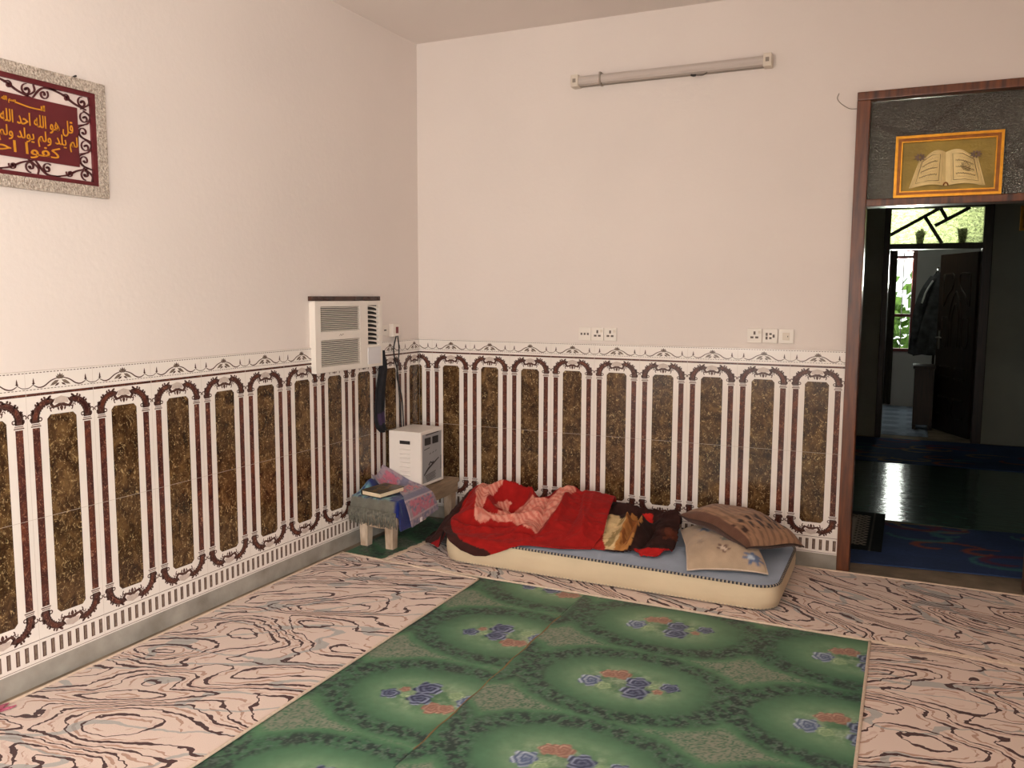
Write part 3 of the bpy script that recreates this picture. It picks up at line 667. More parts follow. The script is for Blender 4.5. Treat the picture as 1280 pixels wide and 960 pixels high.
for k, (x, lab) in enumerate(((3.222, 'small potted plant on the inner door head, nearer the lit side of the green glass'), (3.63, 'small potted plant on the inner door head, at the dim side of the green glass'))):
    t = thing('potted_plant', (x, HY1 + .105, 2.187), lab, 'plant', 'potted plants on the inner door head')
    b = MB(); prof = [(.034, 0), (.036, .01), (.044, .085), (.05, .088), (.05, .098), (.04, .098)]
    P = np.array([[(x + r * math.cos(2 * PI * i / 20), HY1 + .105 + r * math.sin(2 * PI * i / 20), 2.187 + z) for r, z in [(0, 0)] + prof + [(0, .095)]] for i in range(21)]); b.grid(P); b.build('pot', M['terracotta'], t)
    b = MB()
    for i in range(34):
        a = random.uniform(0, 2 * PI); e = random.uniform(.1, 1.3); L_ = random.uniform(.05, .085); d = Vector((math.cos(a) * math.cos(e), .5 * math.sin(a) * math.cos(e), math.sin(e))); o_ = Vector((x, HY1 + .105, 2.285)); w = d.cross(Vector((.2, 1, .3))).normalized() * .012
        b.add([o_[:], (o_ + d * L_ * .5 + w)[:], (o_ + d * L_)[:], (o_ + d * L_ * .5 - w)[:]], [(0, 1, 2, 3)])
    b.build('foliage', M['leaf_dark'], t)
pf = thing('picture', (4.4, HY1, 2.42), 'gilt picture frame on the far hall wall, cut by the photo edge', 'picture')
b = MB(); X0, X1, Z0, Z1 = 4.165, 4.72, 2.30, 2.56
for a, c in (((X0, HY1 - .03, Z0), (X0 + .03, HY1 - .002, Z1)), ((X1 - .03, HY1 - .03, Z0), (X1, HY1 - .002, Z1)), ((X0, HY1 - .03, Z0), (X1, HY1 - .002, Z0 + .03)), ((X0, HY1 - .03, Z1 - .03), (X1, HY1 - .002, Z1))): b.box(a, c, 0, .006)
b.build('frame', M['gold'], pf); b = MB(); b.box((X0 + .02, HY1 - .012, Z0 + .02), (X1 - .02, HY1 - .004, Z1 - .02)); b.build('panel', M['gold_dark'], pf)
# garden outside the far window
M['garden'] = mat('garden_ground', (110, 130, 70), 0.95, 0.3, 3); M['hedge'] = mat('hedge_leaves', (120, 156, 62), 0.8, 0.4, 9, col2=(60, 92, 34))
b = MB(); b.box((-6, 9.2, -.35), (12, 22, -.25)); o = b.build('garden_ground', M['garden']); tag(o, kind='structure')
b = MB()
for i in range(2600):
    p = Vector((random.uniform(-2, 7), random.uniform(11.4, 12.4), random.uniform(-.25, 1.75) + .35 * math.sin(i))); d = Vector((random.gauss(0, 1), random.gauss(0, 1), random.gauss(0, 1))).normalized(); w = d.orthogonal().normalized() * .09
    b.add([p[:], (p + d * .12 + w)[:], (p + d * .26)[:], (p + d * .12 - w)[:]], [(0, 1, 2, 3)])
o = b.build('hedge', M['hedge']); tag(o, 'leafy green hedge in daylight outside the far window', 'hedge', kind='stuff')
# ------------------------------------------------------------------ writing
FORMS = {}
for ch_, code, dual in (('ا', 0xFE8D, 0), ('ب', 0xFE8F, 1), ('ت', 0xFE95, 1), ('ح', 0xFEA1, 1), ('د', 0xFEA9, 0), ('ر', 0xFEAD, 0), ('س', 0xFEB1, 1), ('ص', 0xFEB9, 1), ('ف', 0xFED1, 1), ('ق', 0xFED5, 1), ('ك', 0xFED9, 1), ('ل', 0xFEDD, 1), ('م', 0xFEE1, 1), ('ن', 0xFEE5, 1), ('ه', 0xFEE9, 1), ('و', 0xFEED, 0), ('ي', 0xFEF1, 1)):
    FORMS[ch_] = (code, code + 1, code + 2 if dual else None, code + 3 if dual else None)
def arabic(s):
    out = []
    for i, c in enumerate(s):
        if c not in FORMS: out.append(c); continue
        pj = i > 0 and s[i - 1] in FORMS and FORMS[s[i - 1]][2]; nj = i + 1 < len(s) and s[i + 1] in FORMS and FORMS[c][2]
        f = FORMS[c]; out.append(chr(f[3] if pj and nj else f[1] if pj else f[2] if nj else f[0]))
    return ''.join(reversed(out))
def lettering(name, text, right, z, height, width, fn, m, parent, bold=.008, depth=.003):
    """text as real letter meshes; fn(u, z, d) maps to the wall, right edge at u = right"""
    cu = bpy.data.curves.new(name, 'FONT'); cu.body = text; cu.size = 1; cu.extrude = .05; cu.offset = bold; cu.resolution_u = 3
    o = bpy.data.objects.new(name, cu); C.objects.link(o); bpy.context.view_layer.update()
    me = bpy.data.meshes.new_from_object(o.evaluated_get(bpy.context.evaluated_depsgraph_get()))
    bpy.data.objects.remove(o); bpy.data.curves.remove(cu)
    n = len(me.vertices); co = np.zeros(n * 3, np.float32); me.vertices.foreach_get('co', co); co = co.reshape(-1, 3)
    x0, x1 = co[:, 0].min(), co[:, 0].max(); y0, y1 = co[:, 1].min(), co[:, 1].max()
    P = [fn(right - (x1 - x) / (x1 - x0) * width, z + (y - y0) / (y1 - y0) * height, (w + .05) / .1 * depth) for x, y, w in co]
    me.vertices.foreach_set('co', np.array(P, np.float32).ravel()); me.materials.clear(); me.materials.append(m); me.update()
    r = bpy.data.objects.new(name, me); C.objects.link(r); r.parent = parent; r.matrix_parent_inverse = Matrix.Translation(parent.location).inverted(); return r
def flat_prism(b, polys, fn, d0, d1, mi=0):
    for p in polys: b.prism([tuple(q) for q in p], fn, d0, d1, mi)

# ------------------------------------------------------------------ calligraphy plaque on the left wall
M['silver'] = mat('embossed_silver_border', (204, 192, 178), 0.42, 0.2, 110, 1.0, 150, metal=0.2, col2=(146, 130, 116))
M['maroon'] = mat('maroon_board', (92, 24, 30), 0.5, 0.12, 10); M['maroon_dark'] = mat('dark_maroon_scroll', (72, 22, 26), 0.5, 0.15, 10)
M['cream_board'] = mat('pale_backing_board', (222, 206, 198), 0.7, 0.03, 5); M['gold_letter'] = mat('gold_lettering', (226, 160, 48), 0.35, 0.1, 20, metal=0.4)
PR, PLf, PB, PT = -2.556, -3.56, 2.005, 2.480
pq = thing('wall_plaque', (0, (PR + PLf) / 2, PB), 'maroon plaque with gold Arabic lettering in a silver border, high on the left wall', 'wall plaque')
W = lambda u, z, d: (-.010 + d, u, z)
def frame_mesh(o, i, d0, d1):
    b = MB(); (a0, a1, z0, z1), (c0, c1, y0, y1) = o, i
    for p in ([(a0, z0), (a1, z0), (c1, y0), (c0, y0)], [(a1, z0), (a1, z1), (c1, y1), (c1, y0)], [(a1, z1), (a0, z1), (c0, y1), (c1, y1)], [(a0, z1), (a0, z0), (c0, y0), (c0, y1)]): b.prism(p, W, d0, d1)
    return b
frame_mesh((PLf, PR, PB, PT), (PLf + .046, PR - .046, PB + .046, PT - .046), 0, .026).build('border', M['silver'], pq)
frame_mesh((PLf + .046, PR - .046, PB + .046, PT - .046), (PLf + .068, PR - .068, PB + .063, PT - .065), 0, .020).build('rim', M['maroon'], pq)
b = MB(); b.prism([(PLf + .05, PB + .05), (PR - .05, PB + .05), (PR - .05, PT - .05), (PLf + .05, PT - .05)], W, 0, .008); b.build('backing', M['cream_board'], pq)
b = MB(); IL, IR, IB, IT = PLf + .131, PR - .131, 2.122, 2.361; b.prism([(IL, IB), (IR, IB), (IR, IT), (IL, IT)], W, .008, .017); b.build('panel', M['maroon'], pq)
b = MB()
def scroll(cx, cz, r, a0, turns, w, sgn=1):
    n = 22; pts = []
    for i in range(n): t = i / (n - 1); rr = r * (1 - .82 * t); a = a0 + sgn * turns * 2 * PI * t; pts.append((cx + rr * math.cos(a), cz + rr * math.sin(a)))
    flat_prism(b, ribbon(pts, [w * (.45 + .5 * t / n) for t in range(n)]), W, .008, .016); flat_prism(b, disc(pts[-1], w * .7, 8), W, .008, .016)
def stroke(pts, w): 
    q = spline(pts, 6); flat_prism(b, ribbon(q, [w * (.5 + .35 * math.sin(PI * i / (len(q) - 1))) for i in range(len(q))]), W, .008, .016)
for z0, z1, sg in ((IT, PT - .065, 1), (PB + .063, IB, -1)):
    zm = (z0 + z1) / 2; hz = (z1 - z0) / 2
    for k in range(4):
        u = IR + .04 - k * .245
        zt = zm + sg * hz; zb_ = zm - sg * hz
        scroll(u - .012, zm, hz * .86, PI * .5 * sg, 1.2, .007, sg); scroll(u - .085, zm + sg * .004, hz * .62, PI * .9, 1.1, .006, -sg); scroll(u - .185, zm - sg * .002, hz * .8, PI * .25, 1.15, .007, -sg)
        stroke([(u + .005, zb_), (u - .05, zm - sg * hz * .4), (u - .10, zm + sg * hz * .5), (u - .165, zt)], .008); stroke([(u - .13, zt - sg * .004), (u - .19, zm + sg * hz * .75), (u - .235, zb_)], .008)
        stroke([(u - .02, zb_), (u + .02, zm), (u + .018, zt)], .006)
for u0, u1 in ((IR, PR - .068), (PLf + .068, IL)):
    um = (u0 + u1) / 2; hu = (u1 - u0) / 2
    for k in range(4):
        z = IB + .03 + k * .058; s = 1 if k % 2 else -1
        scroll(um + s * .004, z, hu * .78, PI * .5 * s, 1.15, .006, s); stroke([(um - s * hu, z - .034), (um + s * hu * .5, z - .02), (um + s * hu, z + .012), (um, z + .03)], .007)
b.build('filigree', M['maroon_dark'], pq)
WT = lambda u, z, d: (-.010 + .0165 + d, u, z)
lettering('lettering', arabic('بسم الله الرحمن الرحيم'), -2.955, 2.322, .024, .16, WT, M['gold_letter'], pq, .012)
b = MB(); flat_prism(b, ribbon(spline([(-2.955, 2.330), (-2.90, 2.322), (-2.845, 2.322), (-2.838, 2.330)], 5), .005), WT, 0, .003); flat_prism(b, ribbon([(-2.838, 2.318), (-2.838, 2.340)], .007) + ribbon([(-2.848, 2.318), (-2.848, 2.336)], .005), WT, 0, .003); b.build('lettering', M['gold_letter'], pq)
lettering('lettering', arabic('قل هو الله احد الله الصمد'), -2.712, 2.236, .064, .430, WT, M['gold_letter'], pq, .006)
lettering('lettering', arabic('لم يلد ولم يولد ولم يكن له'), -2.694, 2.176, .064, .470, WT, M['gold_letter'], pq, .006)
lettering('lettering', arabic('كفوا احد'), -2.775, 2.127, .058, .31, WT, M['gold_letter'], pq, .006)
b = MB(); b.tube([(-PL, -2.684, 2.487), (.006, -2.684, 2.490)], .004, 8); o = b.build('nail', M['dark_slot']); tag(o, 'small dark nail in the left wall just above the maroon plaque', 'nail')

# ------------------------------------------------------------------ tube lamp and wall plates
M['grey_diffuser'] = mat('dusty_grey_diffuser', (188, 177, 169), 0.45, 0.05, 5, stretch=(1, 20, 20)); M['bare_metal'] = mat('grey_metal_tray', (140, 128, 116), 0.5, 0.1)
tl = thing('tube_light', (1.77, PL, 2.94), 'long grey fluorescent batten lamp, unlit, high on the back wall', 'lamp')
b = MB(); b.box((1.17, -.022, 2.909), (2.372, PL, 2.972), 0, .004); b.build('tray', M['bare_metal'], tl)
b = MB(); prof = [(-.022, 2.912), (-.048, 2.916), (-.056, 2.930), (-.056, 2.950), (-.048, 2.965), (-.022, 2.969)]
b.prism(prof, lambda y, z, t: (t, y, z), 1.205, 2.335); b.build('diffuser', M['grey_diffuser'], tl)
for x0, x1 in ((1.160, 1.207), (2.333, 2.380)):
    b = MB(); b.box((x0, -.062, 2.903), (x1, PL, 2.977), 0, .006); c = b.build('end_cap', M['ivory_plastic'], tl)
    b = MB(); b.box(((x0 + x1) / 2 - .010, -.066, 2.928), ((x0 + x1) / 2 + .010, -.061, 2.952), 0, .003); b.build('starter', M['bare_metal'], c)
b = MB(); b.box((1.345, -.058, 2.902), (1.357, 0, 2.978)); b.build('clip', M['bare_metal'], tl)
b = MB(); b.tube(spline([(1.915, -.03, 2.905), (1.93, -.04, 2.898), (1.945, -.04, 2.899)], 4), .006, 6); b.tube(spline([(1.945, -.04, 2.899), (1.985, -.035, 2.896), (2.01, -.03, 2.912)], 5), .0022, 5); b.build('lead', M['black_rubber'], tl)

M['pin_grey'] = mat('grey_pin_hole', (92, 80, 74), 0.6, 0.1)
def plate(x, z, label, kind, face='back'):
    """an 86 mm wall plate centred at x, z"""
    t = thing('socket_plate' if kind != 'switch' else 'switch_plate', (x, PL, z), label, 'socket' if kind != 'switch' else 'switch', 'wall plates on the back wall')
    b = MB(); b.box((x - .0425, -.001, z - .0425), (x + .0425, PL, z + .0425), 0, .004); b.build('plate', M['white_plastic'], t)
    if kind == 'switch':
        b = MB(); b.box((x - .020, -.005, z - .022), (x + .020, 0, z + .022), 0, .004); b.build('rocker', M['ivory_plastic'], t)
        b = MB(); b.box((x + .008, -.006, z - .004), (x + .012, -.0045, z + .004)); b.build('mark', M['dark_slot'], t)
    else:
        b = MB()
        pts = {'three': [(0, .016, .006, .010), (-.014, -.010, .009, .006), (.014, -.010, .009, .006)], 'row': [(-.022, 0, .006, .007), (0, 0, .006, .007), (.022, 0, .006, .007)], 'multi': [(-.02, .010, .006, .009), (-.02, -.012, .006, .009), (.002, .012, .007, .006), (.002, -.012, .007, .006), (.020, 0, .006, .009)]}[kind]
        for u, w, a, c in pts: b.box((x + u - a, -.0016, z + w - c), (x + u + a, .001, z + w + c))
        b.build('pin_hole', M['pin_grey'], t)
        if kind == 'three':
            b = MB(); b.box((x + .022, -.006, z + .012), (x + .034, 0, z + .030), 0, .002); b.build('toggle', M['ivory_plastic'], t)
    return t
for i, (k, l) in enumerate((('row', 'white socket plate with a row of holes, first of the trio nearer the room corner'), ('three', 'white socket plate in the middle of the trio nearer the room corner'), ('three', 'white socket plate, third of the trio nearer the room corner'))): plate(1.254 + .0865 * i, 1.352, l, k)
for i, (k, l) in enumerate((('three', 'white socket plate with dark pin holes, farthest from the doorway in the trio beside it'), ('multi', 'white multi-pin socket plate in the middle of the trio beside the doorway'), ('switch', 'plain white switch plate nearest the doorway, last of its trio'))): plate(2.328 + .0905 * i, 1.366, l, k)
t = thing('cooler_switch', (0, -.325, 1.362), 'white raised switch box with a red rocker, on the left wall beside the air conditioner', 'switch')
b = MB(); b.box((-PL, -.368, 1.318), (.022, -.282, 1.404), 0, .006); b.build('box', M['white_plastic'], t)
b = MB(); b.box((.021, -.335, 1.340), (.028, -.311, 1.384), 0, .003); b.build('rocker', mat('dark_red_rocker', (110, 30, 34), 0.4, 0.1), t)
t = thing('socket_plate', (0, -.425, 1.362), 'small flush white plate with one dark slot, between the air conditioner and the switch box', 'socket')
b = MB(); b.box((-PL, -.458, 1.328), (-.003, -.392, 1.396), 0, .004); b.build('plate', M['white_plastic'], t); b = MB(); b.box((-.004, -.440, 1.360), (-.002, -.412, 1.368)); b.build('slot', M['dark_slot'], t)
b = MB(); b.tube(spline([(2.845, .004, 2.636), (2.80, -.002, 2.640), (2.755, .002, 2.672), (2.735, -.001, 2.70), (2.742, .004, 2.728)], 6), .0022, 5); o = b.build('loose_wire', M['bare_metal']); tag(o, 'thin loose wire curling out of the back wall at the upper door frame corner', 'wire')
b = MB(); b.tube(spline([(.026, -.32, 1.322), (.020, -.30, 1.27), (.012, -.285, 1.20), (.012, -.312, 1.05), (.012, -.262, .92), (.012, -.242, .80), (.014, -.236, .62), (.02, -.25, .50)], 8), .0045, 6)
b.tube(spline([(.024, -.335, 1.322), (.016, -.355, 1.24), (.010, -.335, 1.17), (.012, -.305, 1.08), (.020, -.306, .98), (.014, -.280, .84), (.014, -.262, .62), (.02, -.27, .50)], 8), .0045, 6)
o = b.build('power_cord', M['black_rubber']); tag(o, 'pair of dark power cords hanging from the switch box down to the white voltage stabilizer', 'cord')

# ------------------------------------------------------------------ window air conditioner
AY0, AY1, AZ0, AZ1, AX = -1.205, -.515, 1.136, 1.560, .034
ac = thing('air_conditioner', (0, (AY0 + AY1) / 2, AZ0), 'white window air conditioner set into the left wall near the corner', 'air conditioner')
AH = AZ1 - AZ0; AW = AY1 - AY0
A = lambda fy, fz: (AY0 + fy * AW, AZ1 - fz * AH)
b = MB()
def abox(b, f0, f1, x0, x1, bev=.0, mi=0):
    (y0, z0), (y1, z1) = A(*f0), A(*f1); b.box((x0, y0, z0), (x1, y1, z1), mi, bev)
g0, g1, gu0, gu1, gl0, gl1 = .075, .645, .075, .425, .545, .915; o0, o1, ou, ol = .765, .945, .065, .665
abox(b, (0, 0), (1, 1), -PL, AX - .022, .006)
for f0, f1 in (((0, 0), (g0, 1)), ((g1, 0), (o0, 1)), ((o1, 0), (1, 1)), ((g0, 0), (g1, gu0)), ((g0, gu1), (g1, gl0)), ((g0, gl1), (g1, 1)), ((o0, 0), (o1, ou)), ((o0, ol), (o1, 1))): abox(b, f0, f1, AX - .024, AX, .002)
b.build('casing', M['white_plastic'], ac)
b = MB(); abox(b, (g0, gu0), (g1, gl1), AX - .0225, AX - .0205); abox(b, (o0, ou), (o1, ol), AX - .0225, AX - .0205); b.build('recess', M['dark_slot'], ac)
b = MB()
for z0, z1 in ((gu0, gu1), (gl0, gl1)):
    n = 13
    for i in range(n):
        f = z0 + (z1 - z0) * (i + .5) / n; (y0, z), (y1, _) = A(g0 + .012, f), A(g1 - .002, f)
        b.prism([(AX - .018, z + .0042), (AX - .001, z + .0005), (AX - .001, z - .0030), (AX - .018, z + .0004)], lambda x, zz, t: (x, t, zz), y0, y1)
b.build('intake_grille', M['white_plastic'], ac)
b = MB()
for i in range(10):
    f = ou + (ol - ou) * (i + .02) / 9.3; (y0, z), (y1, _) = A(o0 + .0, f), A(o1, f)
    k = 9; top = [(AX - .002 - .010 * math.sin(PI * j / (k - 1)) * 0, y0 + (y1 - y0) * j / (k - 1), z - .004 - .007 * (j / (k - 1)) ** 2) for j in range(k)]
    vs = []
    for (x, y, zz), j in zip(top, range(k)): th = .004 + .012 * (j / (k - 1)) ** 1.5; vs += [(x, y, zz), (x, y, zz - th), (AX - .020, y, zz + .004), (AX - .020, y, zz + .004 - th)]
    fs = []
    for j in range(k - 1):
        p, q = j * 4, j * 4 + 4; fs += [(p, p + 1, q + 1, q), (p + 2, q + 2, q + 3, p + 3), (p, q, q + 2, p + 2), (p + 1, p + 3, q + 3, q + 1)]
    fs += [(0, 2, 3, 1), (k * 4 - 4, k * 4 - 3, k * 4 - 1, k * 4 - 2)]; b.add(vs, fs)
b.build('outlet_louvre', M['white_plastic'], ac)
b = MB(); abox(b, (.755, .70), (.965, .955), AX - .001, AX + .004, .003); lid = b.build('control_lid', mat('pale_blue_grey_lid', (212, 210, 212), 0.35, 0.02), ac)
b = MB(); y, z = A(.36, .485); 
for q in ribbon(spline([(y - .02, z - .004), (y - .008, z + .006), (y, z - .003), (y + .012, z + .006), (y + .022, z + .002)], 4), .003): b.add([(AX + .0006, u, w) for u, w in q], [(0, 1, 2, 3)])
b.build('emblem', M['tile_grey'], ac)
b = MB(); b.box((-PL, AY0 - .006, AZ1 + .001), (AX - .02, AY1 + .01, AZ1 + .029), 0, .003); b.build('top_board', mat('dark_polished_board', (70, 42, 32), 0.12, 0.4, 9, col2=(36, 22, 18), stretch=(1, 1, 1)), ac)
# black cloth hanging beside it
b = MB()
Uc = np.linspace(0, 1, 22); Vc = np.linspace(0, 1, 50)
def clothpt(u, v, s):
    yc = np.interp(v, [0, .08, .25, .5, .8, .92, 1], [-.498, -.494, -.500, -.53, -.538, -.53, -.505]); w = np.interp(v, [0, .06, .22, .45, .8, .93, 1], [.010, .026, .090, .105, .085, .07, .012])
    z = 1.235 - .535 * v + .03 * v * (u - .5); x = .012 + .022 * math.sin(PI * u) * (.5 + v * .6) + .008 * math.sin(u * 14 + v * 5); return (x + s, yc + (u - .5) * w, z)
F_ = np.array([[clothpt(u, v, .010) for v in Vc] for u in Uc]); Bk = np.array([[clothpt(u, v, 0) for v in Vc] for u in Uc])
b.grid(F_); b.grid(Bk[::-1])
for a, c in ((F_[0], Bk[0]), (F_[-1], Bk[-1]), (F_[:, 0], Bk[:, 0]), (F_[:, -1], Bk[:, -1])): b.grid(np.stack([a, c]))
hang = thing('hanging_cloth', (.02, -.52, .70), 'narrow black cloth with a purple end hanging below the right side of the air conditioner', 'cloth')
b.build('cloth', M['black_cloth'], hang)
b = MB(); Gp = np.array([[np.array(clothpt(u, v, .0115)) for v in np.linspace(.76, .90, 10)] for u in np.linspace(.12, .98, 16)]); b.grid(Gp); Gq = Gp.copy(); Gq[..., 0] -= .001; b.grid(Gq[::-1]); b.build('purple_end', mat('dark_purple_cloth', (52, 34, 62), 0.9, 0.2, 30), hang)

# ------------------------------------------------------------------ gilt book picture on the door bar
gp = thing('picture', (3.3, .01, 2.139), 'gilt framed relief of an open book standing on the transom bar of the doorway', 'picture')
G0, G1, H0, H1 = 3.045, 3.562, 2.139, 2.470
GF = lambda u, z, d: (u, .036 - d + (z - H0) * .03 - .01, z)
def gframe(o, i, d0, d1, m, name, d2=None):
    b = MB(); (a0, a1, z0, z1), (c0, c1, y0, y1) = o, i
    for p in ([(a0, z0), (a1, z0), (c1, y0), (c0, y0)], [(a1, z0), (a1, z1), (c1, y1), (c1, y0)], [(a1, z1), (a0, z1), (c0, y1), (c1, y1)], [(a0, z1), (a0, z0), (c0, y0), (c0, y1)]): b.prism(p, GF, d0, d1)
    b.build(name, m, gp)
gframe((G0, G1, H0, H1), (G0 + .014, G1 - .014, H0 + .014, H1 - .014), 0, .034, M['gold'], 'outer_frame'); gframe((G0 + .014, G1 - .014, H0 + .014, H1 - .014), (G0 + .034, G1 - .034, H0 + .032, H1 - .032), 0, .022, M['gold_dark'], 'inner_frame')
gframe((G0 + .030, G1 - .030, H0 + .029, H1 - .029), (G0 + .036, G1 - .036, H0 + .035, H1 - .035), .0, .026, M['gold'], 'fillet')
M['gold_panel'] = mat('olive_gold_panel', (150, 126, 50), 0.5, 0.2, 9, 0.2, 60, metal=0.2); M['page'] = mat('pale_gold_page', (222, 198, 138), 0.45, 0.12, 14, metal=0.15); M['page_line'] = mat('bronze_page_line', (120, 92, 50), 0.5, 0.2, 30); M['page_hi'] = mat('light_gold_line', (236, 214, 156), 0.4, 0.05)
b = MB(); b.prism([(G0 + .03, H0 + .03), (G1 - .03, H0 + .03), (G1 - .03, H1 - .03), (G0 + .03, H1 - .03)], GF, 0, .008); b.build('panel', M['gold_panel'], gp)
def pagept(s, u, v, d=0):
    xb = 3.300 + s * (.187 if s > 0 else .179) * u; xt = 3.293 + s * (.154 if s > 0 else .128) * u; x = xb + (xt - xb) * v
    z = 2.196 + .018 * math.sin(PI * min(1, u * 1.1)) * .6 - .006 * u + v * (.178 + .014 * math.sin(PI * min(1, u * 1.35)) - .028 * u); return GF(x, z, .009 + .020 * math.sin(PI * (u * .9 + .08)) * (1 - .3 * v) + d)
bk = MB()
for s in (-1, 1):
    P = np.array([[pagept(s, u, v) for v in np.linspace(0, 1, 8)] for u in np.linspace(0, 1, 16)]); Q = np.array([[pagept(s, u, v, -.009) for v in np.linspace(0, 1, 8)] for u in np.linspace(0, 1, 16)])
    bk.grid(P); bk.grid(Q[::-1])
    for a, c in ((P[0], Q[0]), (P[-1], Q[-1]), (P[:, 0], Q[:, 0]), (P[:, -1], Q[:, -1])): bk.grid(np.stack([a, c]))
bk = bk.build('open_book', M['page'], gp)
hi = MB(); lo = MB()
def pline(b, s, pts, w): b.tube([pagept(s, u, v, .0012) for u, v in pts], w, 4)
for s in (-1, 1):
    pline(hi, s, [(.14, .06), (.14, .94), (.5, .95), (.9, .93), (.93, .5), (.92, .07), (.5, .06), (.14, .06)], .0022); pline(hi, s, [(.99, .02), (.985, .5), (.98, .98)], .003); pline(lo, s, [(.2, .12), (.2, .88), (.5, .89), (.84, .87), (.85, .5), (.85, .13), (.5, .12), (.2, .12)], .0015)
    for r in range(7):
        v = .20 + r * .095; pts = [(.27 + .52 * i / 26, v + .030 * math.sin(i * 1.9 + r * 2.3) * (.6 + .4 * math.sin(i * .7 + r))) for i in range(27)]; pline(lo if r % 2 else hi, s, pts, .0016)
for i in range(26):
    a = i * 2.4; r = .006 * math.sqrt(i); lo.tube([pagept(1, .55 + 4.5 * r * math.cos(a), .52 + 5 * r * math.sin(a), .002), pagept(1, .55 + 4.5 * r * math.cos(a + .6) + .03, .52 + 5 * r * math.sin(a + .6), .002)], .0018, 4)
hi.build('page_border', M['page_hi'], bk); lo.build('page_script', M['page_line'], bk)
b = MB(); b.tube([GF(3.300 + .011 * math.cos(a), 2.196 + .016 * math.sin(a), .016) for a in np.linspace(0, PI, 12)], .004, 6); b.build('page_marker', M['gold_dark'], bk)
for x, z in ((3.168, 2.352), (3.435, 2.352)):
    b = MB()
    for i in range(9):
        a = 2 * PI * i / 9; b.prism([tuple(q) for q in leaf((x + .005 * math.cos(a), z + .005 * math.sin(a)), (x + .030 * math.cos(a), z + .022 * math.sin(a)), .010)[0]], GF, .026, .030)
    b.build('rosette', mat('dull_violet_rosette', (112, 88, 72), 0.6, 0.2, 20), gp)

# ------------------------------------------------------------------ bench in the corner with its load
M['limewood'] = mat('whitewashed_wood', (196, 178, 158), 0.8, 0.2, 7, 0.3, 40, stretch=(3, 1, 1), col2=(150, 120, 92)); M['benchwood'] = mat('weathered_bench_wood', (156, 134, 108), 0.8, 0.2, 7, 0.3, 40, stretch=(4, .6, 4), col2=(122, 100, 78))
BX0, BX1, BY0, BY1, BH = .045, .36, -.855, -.065, .33
bn = thing('bench', ((BX0 + BX1) / 2, (BY0 + BY1) / 2, 0), 'low whitewashed wooden bench standing in the corner on the green vinyl', 'bench')
b = MB()
for k in range(3):
    x0 = BX0 + k * (BX1 - BX0) / 3; b.box((x0 + .002, BY0, BH - .028), (x0 + (BX1 - BX0) / 3 - .002, BY1, BH), 0, .004)
b.build('seat', M['benchwood'], bn)
b = MB(); b.box((BX1 - .030, BY0 + .04, BH - .10), (BX1 - .006, BY1 - .01, BH - .029), 0, .004); b.build('side_rail', M['benchwood'], bn); b = MB(); b.box((BX0 + .006, BY0 + .04, BH - .10), (BX0 + .03, BY1 - .01, BH - .029), 0, .004); b.build('side_rail', M['benchwood'], bn)
b = MB(); n = 16
P = [(BX0 + .01 + (BX1 - BX0 - .03) * i / n, BH - .10 - .035 * math.sin(PI * i / n) ** .6 - .055) for i in range(n + 1)]
poly = P + [(BX1 - .02, BH - .029), (BX0 + .01, BH - .029)]; b.prism(poly, lambda u, z, t: (u, t, z), BY0 + .02, BY0 + .045); b.build('apron', M['limewood'], bn)
for x, y in ((BX0 + .03, -.785), (BX1 - .095, -.785), (BX0 + .03, BY1 - .05), (BX1 - .05, BY1 - .05)):
    b = MB(); vs = []
    for z, s in ((.0045, .026), (.10, .029), (BH - .03, .033)): vs += [(x + dx * s, y + dy * s, z) for dx, dy in ((-1, -1), (1, -1), (1, 1), (-1, 1))]
    b.add(vs, [(3, 2, 1, 0), (8, 9, 10, 11)] + [(r * 4 + i, r * 4 + (i + 1) % 4, r * 4 + 4 + (i + 1) % 4, r * 4 + 4 + i) for r in (0, 1) for i in range(4)]); b.build('leg', M['limewood'], bn)

SX0, SX1, SY0, SY1, SZ0, SZ1 = .065, .305, -.50, -.20, BH + .008, .705
sb = thing('voltage_stabilizer', ((SX0 + SX1) / 2, (SY0 + SY1) / 2, BH), 'white metal voltage stabilizer box with a grey printed front, standing on the bench', 'voltage stabilizer')
b = MB(); b.box((SX0, SY0, SZ0), (SX1, SY1, SZ1), 0, .006); b.build('case', M['white_metal'], sb)
b = MB()
for y0, y1, z0, z1 in ((SY0 + .004, SY0 + .022, SZ0 + .004, SZ1 - .004), (SY1 - .022, SY1 - .004, SZ0 + .004, SZ1 - .004), (SY0 + .022, SY1 - .022, SZ1 - .020, SZ1 - .004), (SY0 + .022, SY1 - .022, SZ0 + .004, SZ0 + .020)): b.box((SX1 - .002, y0, z0), (SX1 + .006, y1, z1), 0, .002)
b.build('bezel', M['white_metal'], sb)
b = MB(); b.box((SX1 - .002, SY0 + .022, SZ0 + .020), (SX1 + .002, SY1 - .022, SZ1 - .020)); fp = b.build('front_panel', mat('grey_printed_panel', (150, 150, 150), 0.4, 0.06, 4), sb)
SP = lambda u, z, d: (SX1 + .002 + d, SY0 + u * (SY1 - SY0), SZ0 + z * (SZ1 - SZ0))
for u0 in (.19, .52):
    b = MB(); b.prism([(u0, .74), (u0 + .24, .74), (u0 + .24, .87), (u0, .87)], SP, 0, .004); mt = b.build('meter', M['dark_slot'], fp)
b = MB()
flat_prism(b, ribbon([(.24, .925), (.80, .935)], .018), SP, 0, .001); flat_prism(b, ribbon([(.17, .66), (.40, .68)], .012), SP, 0, .001)
b.build('panel_print', M['dark_slot'], fp); b = MB()
flat_prism(b, ribbon(spline([(.16, .20), (.34, .30), (.52, .36), (.80, .45)], 5), [.02, .025, .03, .034, .036, .038, .04, .04, .036, .034, .03, .03, .026, .022, .02, .016]), SP, 0, .001)
